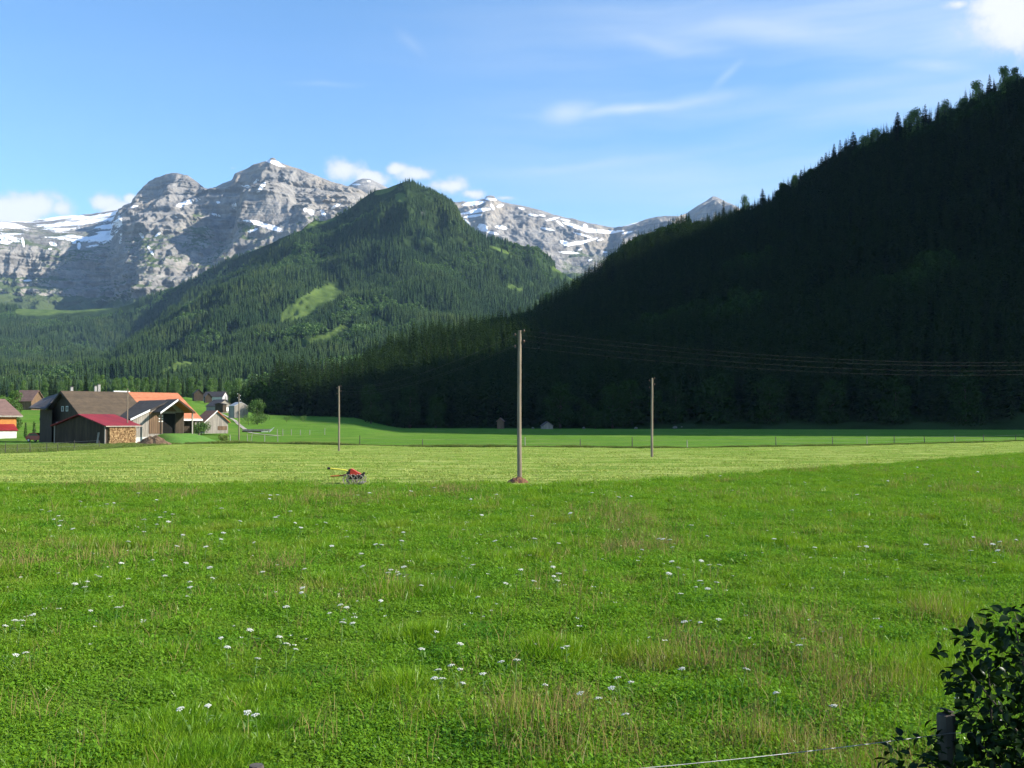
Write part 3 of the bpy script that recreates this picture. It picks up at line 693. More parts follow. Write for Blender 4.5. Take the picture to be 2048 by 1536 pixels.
def leaf_cloud(seed, lobes, n, size, fill=.35):
    """n leaf-sized quads spread through ellipsoid lobes [(x,y,z,rx,ry,rz)], denser towards the lobe shells"""
    r = np.random.default_rng(seed); L = np.array(lobes, float)
    vol = (L[:, 3] * L[:, 4] * L[:, 5]) ** .75; k = r.choice(len(L), n, p=vol / vol.sum())
    d = r.normal(size=(n, 3)); d /= np.linalg.norm(d, axis=1, keepdims=True)
    rad = np.where(r.random(n) < fill, r.random(n) ** .5, r.uniform(.82, 1.08, n))
    c = L[k, :3] + d * L[k, 3:] * rad[:, None]
    nrm = d + r.normal(size=(n, 3)) * .7; nrm[:, 2] += .25; nrm /= np.linalg.norm(nrm, axis=1, keepdims=True)
    a = np.cross(nrm, r.normal(size=(n, 3))); a /= np.linalg.norm(a, axis=1, keepdims=True); b = np.cross(nrm, a)
    s = size * r.uniform(.6, 1.3, n)[:, None]
    P = np.stack([c - a * s, c + b * s * .55, c + a * s, c - b * s * .55], 1).reshape(-1, 3)
    return P, [np.arange(4 * n).reshape(n, 4)]
def broad_lobes(seed, h, rad, low=.22, n=16):
    r = np.random.default_rng(seed); L = []
    for k in range(n):
        q = r.uniform(0, 1); z = h * (low + .08 + (.86 - low) * q); R = rad * (math.sin(math.pi * (.16 + .74 * q)) ** .8) * .68
        a = 2.4 * k + r.uniform(-.4, .4); f = r.uniform(.35, 1.0)
        s = rad * r.uniform(.26, .46); L.append((R * f * math.cos(a), R * f * math.sin(a), z, s, s, s * r.uniform(.7, 1.0)))
    L.append((0, 0, h * .86, rad * .36, rad * .36, h * .13)); L.append((0, 0, h * .55, rad * .5, rad * .5, h * .25))
    if low < .1: L += [(rad * .3, 0, h * .22, rad * .5, rad * .5, h * .18), (-rad * .3, rad * .15, h * .26, rad * .5, rad * .5, h * .18), (0, -rad * .3, h * .24, rad * .45, rad * .45, h * .18)]
    return L
def trunk_mesh(seed, h, rad, limbs, low=.2):
    r = np.random.default_rng(seed); b = MB()
    b.tube([(0, 0, -.6), (0, 0, h * .1), (r.uniform(-.2, .2), r.uniform(-.2, .2), h * .45), (0, 0, h * .8)], [h * .026, h * .02, h * .014, .04], 7)
    for l in limbs[:9]:
        z0 = max(h * low, l[2] - h * .18); b.tube([(0, 0, z0), (l[0] * .5, l[1] * .5, (z0 + l[2]) / 2 + .3), (l[0], l[1], l[2])], [h * .010, h * .007, .03], 5, False)
    return np.array(b.v), b.f
def as_mesh(name, vf, mat): return mesh_np(name, vf[0], vf[1], mat)
def mesh_py(name, vf, mat):
    me = bpy.data.meshes.new(name); me.from_pydata([tuple(map(float, p)) for p in vf[0]], [], vf[1]); me.materials.append(mat); return me

# prototypes: (crown mesh, trunk mesh, height)
def spruce_proto(seed, h, rad, tiers, per):
    v, f = spruce_mesh(seed, h, rad, tiers, per, sub=True, trunk=False)
    t = MB().tube([(0, 0, -1.5), (0, 0, h * .3), (0, 0, h * .93)], [h * .014, h * .010, .03], 7)
    return as_mesh('spruce_crown', (v, f), SPRUCE), mesh_py('spruce_trunk', (np.array(t.v), t.f), BARK), h
def broad_proto(seed, h, rad, n, size, mat, low=.22):
    lb = broad_lobes(seed, h, rad, low)
    return as_mesh('leaf_crown', leaf_cloud(seed, lb, n, size), mat), mesh_py('tree_trunk', trunk_mesh(seed, h, rad, lb, low), BARK), h
SPR = [spruce_proto(s, 25, r, t, p) for s, r, t, p in ((11, 3.3, 24, 13), (12, 2.8, 22, 12), (13, 3.9, 26, 14), (14, 2.4, 22, 11))]
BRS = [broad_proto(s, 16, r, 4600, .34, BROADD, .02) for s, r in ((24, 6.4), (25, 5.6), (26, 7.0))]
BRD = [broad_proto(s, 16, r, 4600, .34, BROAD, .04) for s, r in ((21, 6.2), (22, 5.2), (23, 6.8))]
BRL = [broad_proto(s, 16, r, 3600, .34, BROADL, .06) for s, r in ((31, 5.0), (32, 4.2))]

def plant_tree(name, proto, loc, h, label, cat, group=None, wide=1.0):
    crown, trunk, h0 = proto
    e = empty(name, loc, random.uniform(0, 6.28), label, cat, group); s = h / h0; e.scale = (s * wide, s * wide, s)
    obj('trunk', trunk, e); obj('crown', crown, e)
    return e

# ----------------------------------------------------------------- scattering by geometry nodes (uncountable masses only)
def scatter(name, protos, pts, rot, scl, idx, label, tilt=None):
    c = bpy.data.collections.new(name + '_shapes')
    for k, me in enumerate(protos):
        c.objects.link(bpy.data.objects.new('%s_shape_%02d' % (name, k), me))
    me = bpy.data.meshes.new(name); me.vertices.add(len(pts)); me.vertices.foreach_set('co', np.asarray(pts, np.float32).ravel())
    rv = np.zeros((len(pts), 3), np.float32); rv[:, 2] = rot
    if tilt is not None: rv[:, :2] = tilt
    a = me.attributes.new('rot', 'FLOAT_VECTOR', 'POINT'); a.data.foreach_set('vector', rv.ravel())
    a = me.attributes.new('scl', 'FLOAT_VECTOR', 'POINT'); a.data.foreach_set('vector', np.asarray(scl, np.float32).ravel())
    a = me.attributes.new('pick', 'INT', 'POINT'); a.data.foreach_set('value', np.asarray(idx, np.int32))
    g = bpy.data.node_groups.new(name, 'GeometryNodeTree')
    g.interface.new_socket('Geometry', in_out='INPUT', socket_type='NodeSocketGeometry'); g.interface.new_socket('Geometry', in_out='OUTPUT', socket_type='NodeSocketGeometry')
    gi = g.nodes.new('NodeGroupInput'); go = g.nodes.new('NodeGroupOutput'); ip = g.nodes.new('GeometryNodeInstanceOnPoints'); ci = g.nodes.new('GeometryNodeCollectionInfo')
    ci.inputs['Collection'].default_value = c; ci.inputs['Separate Children'].default_value = True; ci.inputs['Reset Children'].default_value = True
    ip.inputs['Pick Instance'].default_value = True
    def na(nm, dt):
        n = g.nodes.new('GeometryNodeInputNamedAttribute'); n.data_type = dt; n.inputs['Name'].default_value = nm; return n.outputs['Attribute']
    e2r = g.nodes.new('FunctionNodeEulerToRotation')
    g.links.new(na('rot', 'FLOAT_VECTOR'), e2r.inputs[0]); g.links.new(e2r.outputs[0], ip.inputs['Rotation'])
    g.links.new(na('scl', 'FLOAT_VECTOR'), ip.inputs['Scale']); g.links.new(na('pick', 'INT'), ip.inputs['Instance Index'])
    g.links.new(gi.outputs[0], ip.inputs['Points']); g.links.new(ci.outputs[0], ip.inputs['Instance']); g.links.new(ip.outputs[0], go.inputs[0])
    o = obj(name, me); md = o.modifiers.new('scatter', 'NODES'); md.node_group = g
    tag(o, label, None, None, 'stuff'); return o
def sample_grid(P, n, weight=None, seed=1):
    """n random points on a grid surface, uniform by area; returns points and (row, col) floats"""
    r = np.random.default_rng(seed)
    a = P[:-1, :-1]; b = P[:-1, 1:]; c = P[1:, :-1]
    ar = np.linalg.norm(np.cross((b - a)[..., :2], (c - a)[..., :2])[..., None], axis=-1) if False else np.abs((b - a)[..., 0] * (c - a)[..., 1] - (b - a)[..., 1] * (c - a)[..., 0])
    if weight is not None: ar = ar * weight[:-1, :-1]
    p = ar.ravel() / ar.sum(); k = r.choice(p.size, n, p=p); i, j = np.divmod(k, ar.shape[1]); u = r.random(n); v = r.random(n)
    pt = P[i, j] * ((1 - u) * (1 - v))[:, None] + P[i + 1, j] * (u * (1 - v))[:, None] + P[i, j + 1] * ((1 - u) * v)[:, None] + P[i + 1, j + 1] * (u * v)[:, None]
    return pt, i + u, j + v

def far_forest():
    P, X, Y, cl, Nn = FM
    rows = np.arange(P.shape[0])[:, None] * np.ones(P.shape[1])[None]
    w = ((rows >= 7) & (rows < P.shape[0] - 6) & (X > -60) & (X < 1260)).astype(float) * (cl < .4)
    # thin the canopy near the summit and where photo shows lighter scrub
    thin = .35 + .65 * sstep(fbm(P[..., 0] / 260, P[..., 1] / 260, P[..., 2] / 200, 3), -.55, -.1)
    near = np.clip(3200.0 / np.maximum(P[..., 1], 1300), 1.0, 1.6)
    pt, i, j = sample_grid(P, 85000, w * thin * near, 5)
    r = np.random.default_rng(9)
    protos = [as_mesh('conifer', cone_mesh(s, 24, rr, t, n), SPRUCE_FAR) for s, rr, t, n in ((1, 3.4, 6, 8), (2, 2.9, 7, 8), (3, 3.9, 6, 9), (4, 3.1, 6, 7))]
    protos += [as_mesh('broadleaf', leaf_cloud(s, broad_lobes(s, 15, 5, .1, 8), 110, 1.5), BROAD) for s in (5, 6)]
    broad = fbm(pt[:, 0] / 230, pt[:, 1] / 230, pt[:, 2] / 150, 3) > .33
    idx = np.where(broad, r.integers(4, 6, len(pt)), r.integers(0, 4, len(pt)))
    s = r.uniform(.55, 1.2, len(pt)) * np.where(pt[:, 2] > 620, .62, 1.0)
    scatter('mountain_forest', protos, pt - [0, 0, .8], r.uniform(0, 6.28, len(pt)), np.stack([s * 1.15, s * 1.15, s], 1), idx, 'conifer forest covering the pointed mountain and its lower slopes')
far_forest()

def hill_forest():
    P, X, Y, t = HF
    r = np.random.default_rng(19); nr = P.shape[0]; C = P.shape[1]
    rows = np.arange(nr); keep = ((t > .04) & (t < 3.3)).astype(float)[:, None] * np.ones(C)[None]
    pt, i, j = sample_grid(P, 15000, keep * np.where(P[..., 1] < 640, 1.25, 1.0), 6)
    protos = [as_mesh('hill_spruce', spruce_mesh(s, 25, rr, 15, 9), SPRUCE) for s, rr in ((41, 3.3), (42, 2.8), (43, 3.8))] + \
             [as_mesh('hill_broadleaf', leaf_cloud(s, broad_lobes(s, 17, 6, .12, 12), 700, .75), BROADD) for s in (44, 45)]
    px, _ = project(pt); tt = np.interp(i, rows, t)
    bw = (fbm(pt[:, 0] / 90, pt[:, 1] / 90, pt[:, 2] / 90, 3) + .35 * sstep(px, 1350, 1450) * sstep(px, 1600, 1500) + .3 * (tt > 2.6)) > .62
    idx = np.where(bw, r.integers(3, 5, len(pt)), r.integers(0, 3, len(pt)))
    s = r.uniform(.62, 1.12, len(pt)) * np.interp(px, [465, 500, 560, 640, 2048], [.55, .75, 1.1, 1.1, 1.0]) * np.where((px > 1380) & (px < 1560) & (tt > 2.5), .7, 1.0) * np.where((tt > 2.75) & (px > 900), .84, 1.0)
    ok = (px > 462)
    scatter('hill_forest', protos, (pt - [0, 0, .5])[ok], r.uniform(0, 6.28, ok.sum()), np.stack([s * 1.1, s * 1.1, s], 1)[ok], idx[ok], 'dark spruce forest covering the steep hillside on the right')
hill_forest()

def tree_at(px, ytop, d, name, proto, label, cat, group=None, ybase=None, wide=1.0):
    """a tree whose top shows at (px, ytop) at depth d, standing on the terrain below"""
    top = W(px, ytop, d); z = float(ground_z(top[0], top[1])) if ybase is None else float(W(px, ybase, d)[2])
    return plant_tree(name, proto, (top[0], top[1], z - .2), top[2] - z + .2, label, cat, group, wide)

def hill_height(x, y):
    P = HF[0].reshape(-1, 3); k = np.argpartition((P[:, 0] - x) ** 2 + (P[:, 1] - y) ** 2, 4)[:4]
    w = 1 / (1 + (P[k, 0] - x) ** 2 + (P[k, 1] - y) ** 2); return float((P[k, 2] * w).sum() / w.sum())
def single_trees():
    r = random.Random(4)
    # the crest of the dark hill against the sky
    crest = [(2030, 136, 790, 'b', 20), (2008, 134, 795, 'b', 22), (1979, 148, 800, 's', 27), (1953, 163, 805, 'b', 17), (1925, 196, 815, 'b', 14), (1890, 203, 830, 'b', 17), (1877, 203, 838, 's', 27), (1850, 208, 842, 's', 21), (1835, 218, 846, 'b', 17),
             (1822, 226, 850, 'b', 16), (1795, 223, 858, 's', 30), (1768, 256, 868, 's', 20), (1747, 259, 876, 'b', 15), (1730, 272, 880, 'b', 12), (1706, 262, 884, 's', 21), (1692, 276, 890, 's', 17), (1680, 278, 893, 's', 17), (1668, 286, 897, 's', 17),
             (1652, 304, 905, 's', 19), (1644, 312, 908, 's', 16), (1629, 332, 915, 's', 15), (1602, 338, 935, 's', 17), (1590, 350, 940, 'b', 14), (1525, 376, 985, 's', 14), (1490, 392, 1000, 'b', 10), (1447, 399, 1010, 's', 17), (1363, 427, 1020, 's', 18), (1352, 434, 1020, 's', 16), (1340, 444, 1022, 's', 14),
             (1316, 458, 1025, 's', 17), (1300, 462, 1026, 's', 15), (1283, 464, 1028, 's', 20), (1270, 472, 1028, 's', 20), (1258, 474, 1030, 's', 22), (1247, 476, 1030, 's', 24), (1238, 492, 1030, 's', 18), (1222, 512, 1015, 's', 16), (1190, 520, 1002, 's', 26), (1178, 530, 1000, 's', 24), (1146, 556, 978, 's', 18), (1128, 572, 966, 's', 18),
             (1113, 578, 958, 's', 18), (1096, 586, 948, 'b', 12), (1080, 596, 932, 's', 20), (1056, 610, 905, 's', 18), (1040, 612, 890, 's', 21), (1024, 616, 878, 's', 20), (1004, 620, 866, 's', 22), (985, 624, 850, 's', 24), (965, 632, 835, 's', 20), (948, 632, 820, 's', 22), (925, 628, 800, 's', 26), (907, 646, 786, 's', 20)]
    for px, y, d, k, h in crest:
        top = W(px, y, d); p = r.choice(SPR) if k == 's' else r.choice(BRD + BRL)
        h = min(max(top[2] - hill_height(top[0], top[1]) + .5, 7.0), 38.0)
        lab = 'dark spruce on the crest of the steep hill against the sky' if k == 's' else 'leafy tree catching sunlight on the crest of the steep hill'
        plant_tree('spruce_tree' if k == 's' else 'leafy_tree', p, (top[0], top[1], top[2] - h), h, lab, 'tree', 'spruces on the hill crest' if k == 's' else 'leafy trees on the hill crest', r.uniform(1.25, 1.75) if k == 's' else r.uniform(.8, 1.0))
    # front rank of tall spruces at the left end of the dark forest, tops in the sun
    for k in range(46):
        px = 470 + 255 * (k + r.uniform(-.3, .3)) / 45; y = np.interp(px, [470, 490, 520, 560, 640, 720], [785, 760, 732, 714, 710, 716]) + r.uniform(-6, 24)
        tree_at(px, y, r.uniform(545, 600), 'spruce_tree', r.choice(SPR), 'tall spruce in the front rank where the dark forest meets the pasture', 'tree', 'spruces at the left end of the dark forest', None, r.uniform(.95, 1.35))
    for k in range(40):
        px = 730 + 190 * k / 39 + r.uniform(-4, 4); y = np.interp(px, [720, 800, 900], [712, 690, 664]) + r.uniform(0, 34); d = r.uniform(600, 720)
        top = W(px, y, d); h = min(max(top[2] - hill_height(top[0], top[1]) + .5, 14.0), 32.0)
        plant_tree('spruce_tree', r.choice(SPR), (top[0], top[1], top[2] - h), h, 'sunlit spruce on the low shoulder of the dark hill', 'tree', 'spruces on the low shoulder of the hill', r.uniform(1, 1.3))
    # shaded broadleaf trees along the foot of the hill
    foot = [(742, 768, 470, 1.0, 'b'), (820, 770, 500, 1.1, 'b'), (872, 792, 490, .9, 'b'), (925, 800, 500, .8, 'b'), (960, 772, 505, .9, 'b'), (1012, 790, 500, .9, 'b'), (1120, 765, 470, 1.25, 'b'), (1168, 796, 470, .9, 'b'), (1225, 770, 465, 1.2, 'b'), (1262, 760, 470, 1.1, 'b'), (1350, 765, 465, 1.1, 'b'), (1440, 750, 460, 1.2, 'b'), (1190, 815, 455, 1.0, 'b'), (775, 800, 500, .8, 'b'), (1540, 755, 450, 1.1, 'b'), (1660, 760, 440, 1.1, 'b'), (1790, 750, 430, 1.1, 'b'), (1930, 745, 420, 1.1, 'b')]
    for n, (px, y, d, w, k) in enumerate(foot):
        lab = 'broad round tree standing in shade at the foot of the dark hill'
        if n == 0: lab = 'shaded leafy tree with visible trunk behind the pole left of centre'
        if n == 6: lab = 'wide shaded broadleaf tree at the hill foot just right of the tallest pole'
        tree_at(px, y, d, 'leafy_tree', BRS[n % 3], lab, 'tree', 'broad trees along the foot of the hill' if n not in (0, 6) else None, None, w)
    # tree belt behind the farm
    for k in range(64):
        px = -20 + 495 * k / 63 + r.uniform(-5, 5); spr = r.random() < .45; d = r.uniform(640, 740)
        y = r.uniform(748, 768) - (8 if spr else 0) + (8 if px < 90 else 0)
        tree_at(px, y, d, 'spruce_tree' if spr else 'leafy_tree', r.choice(SPR) if spr else r.choice(BRD + BRL), 'dark conifer in the sunlit tree belt behind the farm' if spr else 'leafy tree in the sunlit belt behind the farm', 'tree', 'conifers in the belt behind the farm' if spr else 'leafy trees in the belt behind the farm', None, 1.0 if spr else .75)
    tree_at(28, 782, 230, 'leafy_tree', BRD[1], 'bushy garden tree behind the orange walled house', 'tree', None, None, .95)
    tree_at(8, 795, 260, 'leafy_tree', BRD[0], 'bushy tree at the left edge behind the orange walled house', 'tree', None, None, 1.0)
    tree_at(515, 800, 330, 'leafy_tree', broad_proto(77, 8, 3.6, 2600, .22, BROAD, .05), 'small conical tree on the pasture beside the pale wooden silo', 'tree', None, None, 1.0)
single_trees()
# ----------------------------------------------------------------- meadow
GRASS = mat_leaf('meadow_grass', (.120, .270, .010), (.180, .340, .014), (.240, .380, .022), trans=.42, rough=.35, gloss=.014, scale=3.0, patch=((.27, .30, .045), (.075, .230, .010), .42))
HERB = mat_leaf('clover_and_dock_leaves', (.100, .250, .010), (.150, .320, .014), (.200, .360, .022), trans=.38, rough=.30, gloss=.022, scale=3.0, patch=((.20, .29, .03), (.060, .200, .010), .55))
DRY = mat_leaf('dry_grass_stems', (.20, .19, .055), (.27, .23, .07), (.30, .21, .08), trans=.25, gloss=.02, scale=3.0)
TALL = mat_leaf('rank_grass', (.085, .165, .020), (.13, .20, .030), (.18, .20, .05), trans=.3, gloss=.02, scale=2.0)
HAY = mat_leaf('cut_stubble', (.19, .29, .035), (.28, .35, .06), (.38, .40, .11), trans=.3, gloss=.02, scale=2.0)

def blades(seed, n, spread, h0, h1, w0, w1, lean=.45):
    r = np.random.default_rng(seed); V = []; F3 = []; F4 = []
    for _ in range(n):
        a = r.uniform(0, 6.28); d = spread * math.sqrt(r.random()); x, y = d * math.cos(a), d * math.sin(a)
        h = r.uniform(h0, h1); w = r.uniform(w0, w1); b = r.uniform(0, 6.28); l = h * lean * r.uniform(.2, 1.5); fx, fy = math.cos(b), math.sin(b)
        tw = r.uniform(0, 6.28); wx, wy = math.cos(tw) * w, math.sin(tw) * w
        i = len(V)
        for q, ww in ((0, .7), (.5, 1.0)):
            cx, cy_, cz = x + fx * l * q * q, y + fy * l * q * q, h * q * (1 - .15 * q) - .01
            V += [(cx - wx * ww, cy_ - wy * ww, cz), (cx + wx * ww, cy_ + wy * ww, cz)]
        V.append((x + fx * l, y + fy * l, h * (1 - .25 * min(1, l / h))))
        F4.append((i, i + 1, i + 3, i + 2)); F3.append((i + 2, i + 3, i + 4))
    return np.array(V), [np.array(F3), np.array(F4)]
def herb(seed, n, spread, h0, h1, size):
    r = np.random.default_rng(seed); V = []; F = []
    for _ in range(n):
        a = r.uniform(0, 6.28); d = spread * math.sqrt(r.random()); c = np.array([d * math.cos(a), d * math.sin(a), r.uniform(h0, h1)])
        b = r.uniform(0, 6.28); e = r.uniform(-.2, .8); u = np.array([math.cos(b) * math.cos(e), math.sin(b) * math.cos(e), math.sin(e)]); v = np.array([-math.sin(b), math.cos(b), r.uniform(-.3, .3)])
        s = size * r.uniform(.6, 1.4); i = len(V)
        V += [tuple(c - u * s), tuple(c - u * s * .2 + v * s * .42), tuple(c + u * s * .45 + v * s * .36 - [0, 0, s * .08]), tuple(c + u * s - [0, 0, s * .3]), tuple(c + u * s * .45 - v * s * .36 - [0, 0, s * .08]), tuple(c - u * s * .2 - v * s * .42)]
        F += [(i, i + 1, i + 5), (i + 2, i + 3, i + 4)]; F += [(i + 1, i + 2, i + 4), (i + 1, i + 4, i + 5)]
    return np.array(V), [np.array(F)]

def meadow():
    r = np.random.default_rng(33)
    n = 190000
    # depth drawn so that clumps thin out with distance
    d = 7.0 * (118.0 / 7.0) ** r.random(n); keep = r.random(n) < np.clip((d / 15.0), 0, 1) ** 1.0
    d = d[keep]; x = r.uniform(-.515, .515, len(d)) * d * 1.03
    ok = d < mown_near(x) + .9 * fbm(x * .25, d * .25, x * 0, 3) + .6 * r.normal(size=len(d))
    ok &= np.hypot(x - .35, d - 54.0) > .75; ok &= np.hypot(x - .35, (d - 53.0) * .6) > .5
    ok &= ~((np.abs(x + 8.3) < 1.5) & (d > 50.5) & (d < 55.5)); d = d[ok]; x = x[ok]; z = ground_z(x, d)
    n1 = fbm(x * .16, d * .11, x * 0 + 2, 3); n2 = fbm(x * .5, d * .4, x * 0 + 8, 3); u = r.random(len(d))
    idx = np.where(u < .40, r.integers(0, 3, len(d)), r.integers(3, 5, len(d)))
    dry = (n1 + .6 * n2 + r.normal(size=len(d)) * .22 > .62) & (u < .34); idx[dry] = r.integers(5, 7, dry.sum())
    tall = (n2 - .3 * n1 + r.normal(size=len(d)) * .15 > .55) & ~dry; idx[tall] = 7; idx[(r.random(len(d)) < .006 + .030 * (n1 + .5 * n2 > .35))] = 8
    protos = [as_mesh('grass_tuft', blades(50 + k, 36, .20, .05, .15, .0035, .0065), GRASS) for k in range(3)] + [as_mesh('herb_tuft', herb(60 + k, 46, .22, .02, .11, .021), HERB) for k in range(2)] + \
             [as_mesh('dry_tuft', blades(70 + k, 12, .20, .10, .28, .0025, .0045, .7), DRY) for k in range(2)] + [as_mesh('tall_tuft', blades(80, 36, .18, .12, .24, .0035, .006, .5), GRASS), as_mesh('seed_stems', blades(81, 7, .22, .22, .42, .0022, .0035, .35), DRY)]
    s = (.75 + .5 * r.random(len(d))) * np.clip(.85 + d / 70, .9, 1.7)
    hs = s * np.clip(1.05 + .5 * n1 + .75 * fbm(x * 1.1, d * .8, x * 0 + 5, 2), .45, 2.0) * np.clip(1.15 - d / 150, .6, 1.0)
    scatter('meadow_grass', protos, np.stack([x, d, z], 1), r.uniform(0, 6.28, len(d)), np.stack([s, s, hs], 1), idx, 'uncut flowering grass of the near meadow')
    # cut stubble and loose hay of the mown field
    n = 8000; d = 52 * (165 / 52.) ** r.random(n); x = r.uniform(-.5, .5, n) * d * 1.03
    ok = (d > mown_near(x) + .5) & (d < mown_far(x) - 1); d = d[ok]; x = x[ok]
    protos = [as_mesh('stubble_tuft', blades(90 + k, 22, .45, .04, .10, .010, .018, 1.2), HAY) for k in range(3)]
    s = r.uniform(.8, 1.8, len(d)); scatter('mown_stubble', protos, np.stack([x, d, ground_z(x, d)], 1), r.uniform(0, 6.28, len(d)), np.stack([s, s, s * .9], 1), r.integers(0, 3, len(d)), 'short cut stubble and loose hay on the mown field')
    # rank uncut strip under the field fence and round the farm
    n = 5200; x = r.uniform(-46, 95, n); d = mown_far(x) + np.abs(r.normal(size=n)) * .7
    n3 = fbm(x * .09, x * 0, x * 0 + 4, 3)
    x2 = r.uniform(-66, -46, 3200); d2 = r.uniform(100, 150, 3200); ok = (d2 > mown_far(x2)) & (x2 / d2 > -.50); x2 = x2[ok]; d2 = d2[ok]
    xx = np.concatenate([x, x2]); dd = np.concatenate([d, d2]); h = np.concatenate([np.clip(.7 + .9 * n3, .2, 1.3) * np.interp(x, [-46, -30, -10, 20], [1.1, 1.0, .75, .6]), np.full(len(x2), .55)]) * r.uniform(.6, 1.3, len(xx))
    protos = [as_mesh('rank_tuft', blades(95 + k, 30, .35, .22, .55, .012, .022, .5), TALL) for k in range(3)]
    scatter('fence_line_grass', protos, np.stack([xx, dd, ground_z(xx, dd)], 1), r.uniform(0, 6.28, len(xx)), np.stack([h * .5 + .5, h * .5 + .5, h], 1), r.integers(0, 3, len(xx)), 'rank uncut grass along the field fence')
meadow()

# ----------------------------------------------------------------- white umbel flowers
PETAL = mat_basic('white_florets', (.62, .62, .55), (.46, .48, .38), 60.0, .8)
STEMM = mat_basic('flower_stem', (.14, .24, .05), (.10, .18, .04), 20.0, .6)
FLOWERS = [(328,1024),(344,1028),(314,1034),(332,1042),(307,1048),(293,1038),(286,1063),(123,1031),(113,1038),(129,1040),(78,1019),(105,1022),(115,1051),(152,1055),(430,1066),(443,1065),(445,1076),(344,1090),(258,1083),(412,1092),(367,1067),(547,1034),(564,1030),(580,1022),(584,1045),(596,1054),(479,1042),(639,1043),(516,1083),(664,1088),(527,1142),(324,1151),(385,1163),(387,1171),(369,1126),(430,1131),(309,1120),(234,1124),(414,1154),(137,1162),(168,1163),(170,1173),(187,1151),(227,1215),(172,1218),(78,1226),(18,1239),(35,1241),(8,1250),(18,1304),(61,1304),(494,1250),(445,1269),(453,1292),(561,1271),(572,1288),(576,1297),(506,1316),(715,1242),(682,1245),(664,1225),(693,1212),(682,1209),(580,1211),(617,1180),(617,1170),(609,1138),(785,1144),(754,1198),(520,1426),(496,1421),(391,1406),(412,1408),(754,1088),(723,1105),(742,1128),(312,998),(539,989),(529,987),(549,989),(535,995),(277,985),(160,1003),(215,1006),(230,1006),(736,985),(719,990),(441,1015),
 (813,1062),(802,1081),(757,1088),(1003,1079),(1077,1077),(1067,1076),(1112,1086),(1378,1050),(1415,1072),(1341,1079),(1321,1077),(1335,1074),(1346,1094),(1352,1120),(1348,1132),(1327,1142),(1345,1144),(1430,1128),(1422,1129),(1397,1118),(1274,1097),(1397,1161),(1427,1163),(1413,1171),(1388,1174),(1364,1187),(1108,1131),(1114,1147),(1112,1151),(1108,1159),(1057,1160),(1005,1164),(958,1194),(1044,1138),(790,1144),(809,1147),(846,1170),(780,1138),(946,1129),(817,1131),(866,1260),(913,1283),(846,1297),(919,1329),(921,1334),(887,1339),(880,1354),(889,1358),(907,1364),(970,1347),(1016,1322),(1030,1321),(1095,1370),(1178,1378),(1192,1397),(1249,1356),(1266,1362),(1231,1367),(1270,1427),(1382,1241),(1397,1244),(1434,1235),(1364,1334),(1475,1336),(1114,1294),(1135,1293),(819,980),(866,974),(948,996),(991,988),(1180,985),(1227,991),(1257,990),(1063,1031),(960,1030),(1143,1024),
 (1459,979),(1445,951),(1609,965),(1810,947),(1834,933),(1863,950),(1857,972),(1949,942),(1779,960),(1551,1077),(1732,1093),(1851,1086),(2023,1077),(2006,1097),(1988,1088),(2012,1082),(1939,1072),(1941,1101),(1631,1094),(1721,988),(1580,1020),(1664,1020),(1665,1409),(1895,1390),(1555,1385),(1608,1290)]
def flower_parts(seed, h):
    """branched stem with a flat head of many small florets"""
    r = np.random.default_rng(seed); st = MB(); hd = MB()
    bx, by = r.uniform(-.05, .05, 2); top = np.array([bx, by, h])
    st.tube([(0, 0, -.03), (bx * .4, by * .4, h * .5), tuple(top - [0, 0, .04])], [.0045, .004, .0032], 5, False)
    R = r.uniform(.026, .041); n = 13
    for k in range(n):
        a = 2.4 * k; q = R * math.sqrt((k + .4) / n); c = top + [q * math.cos(a), q * math.sin(a), -.012 * (q / R) ** 2 + r.uniform(-.004, .004)]
        st.tube([tuple(top - [0, 0, .04]), tuple(c - [0, 0, .004])], [.0016, .0012], 3, False)
        s = r.uniform(.007, .011); m = 6
        hd.prism([(c[0] + s * math.cos(6.283 * j / m + a), c[1] + s * math.sin(6.283 * j / m + a), c[2] + r.uniform(-.003, .003)) for j in range(m)], (0, 0, .006))
    for k in range(2):
        a = r.uniform(0, 6.28); z = h * (.35 + .25 * k); st.prism([(0, 0, z), (.05 * math.cos(a) - .01 * math.sin(a), .05 * math.sin(a) + .01 * math.cos(a), z + .05), (.10 * math.cos(a), .10 * math.sin(a), z + .05), (.05 * math.cos(a) + .01 * math.sin(a), .05 * math.sin(a) - .01 * math.cos(a), z + .05)], (0, 0, .002))
    return mesh_py('stem', (np.array(st.v), st.f), STEMM), mesh_py('flower_head', (np.array(hd.v), hd.f), PETAL)
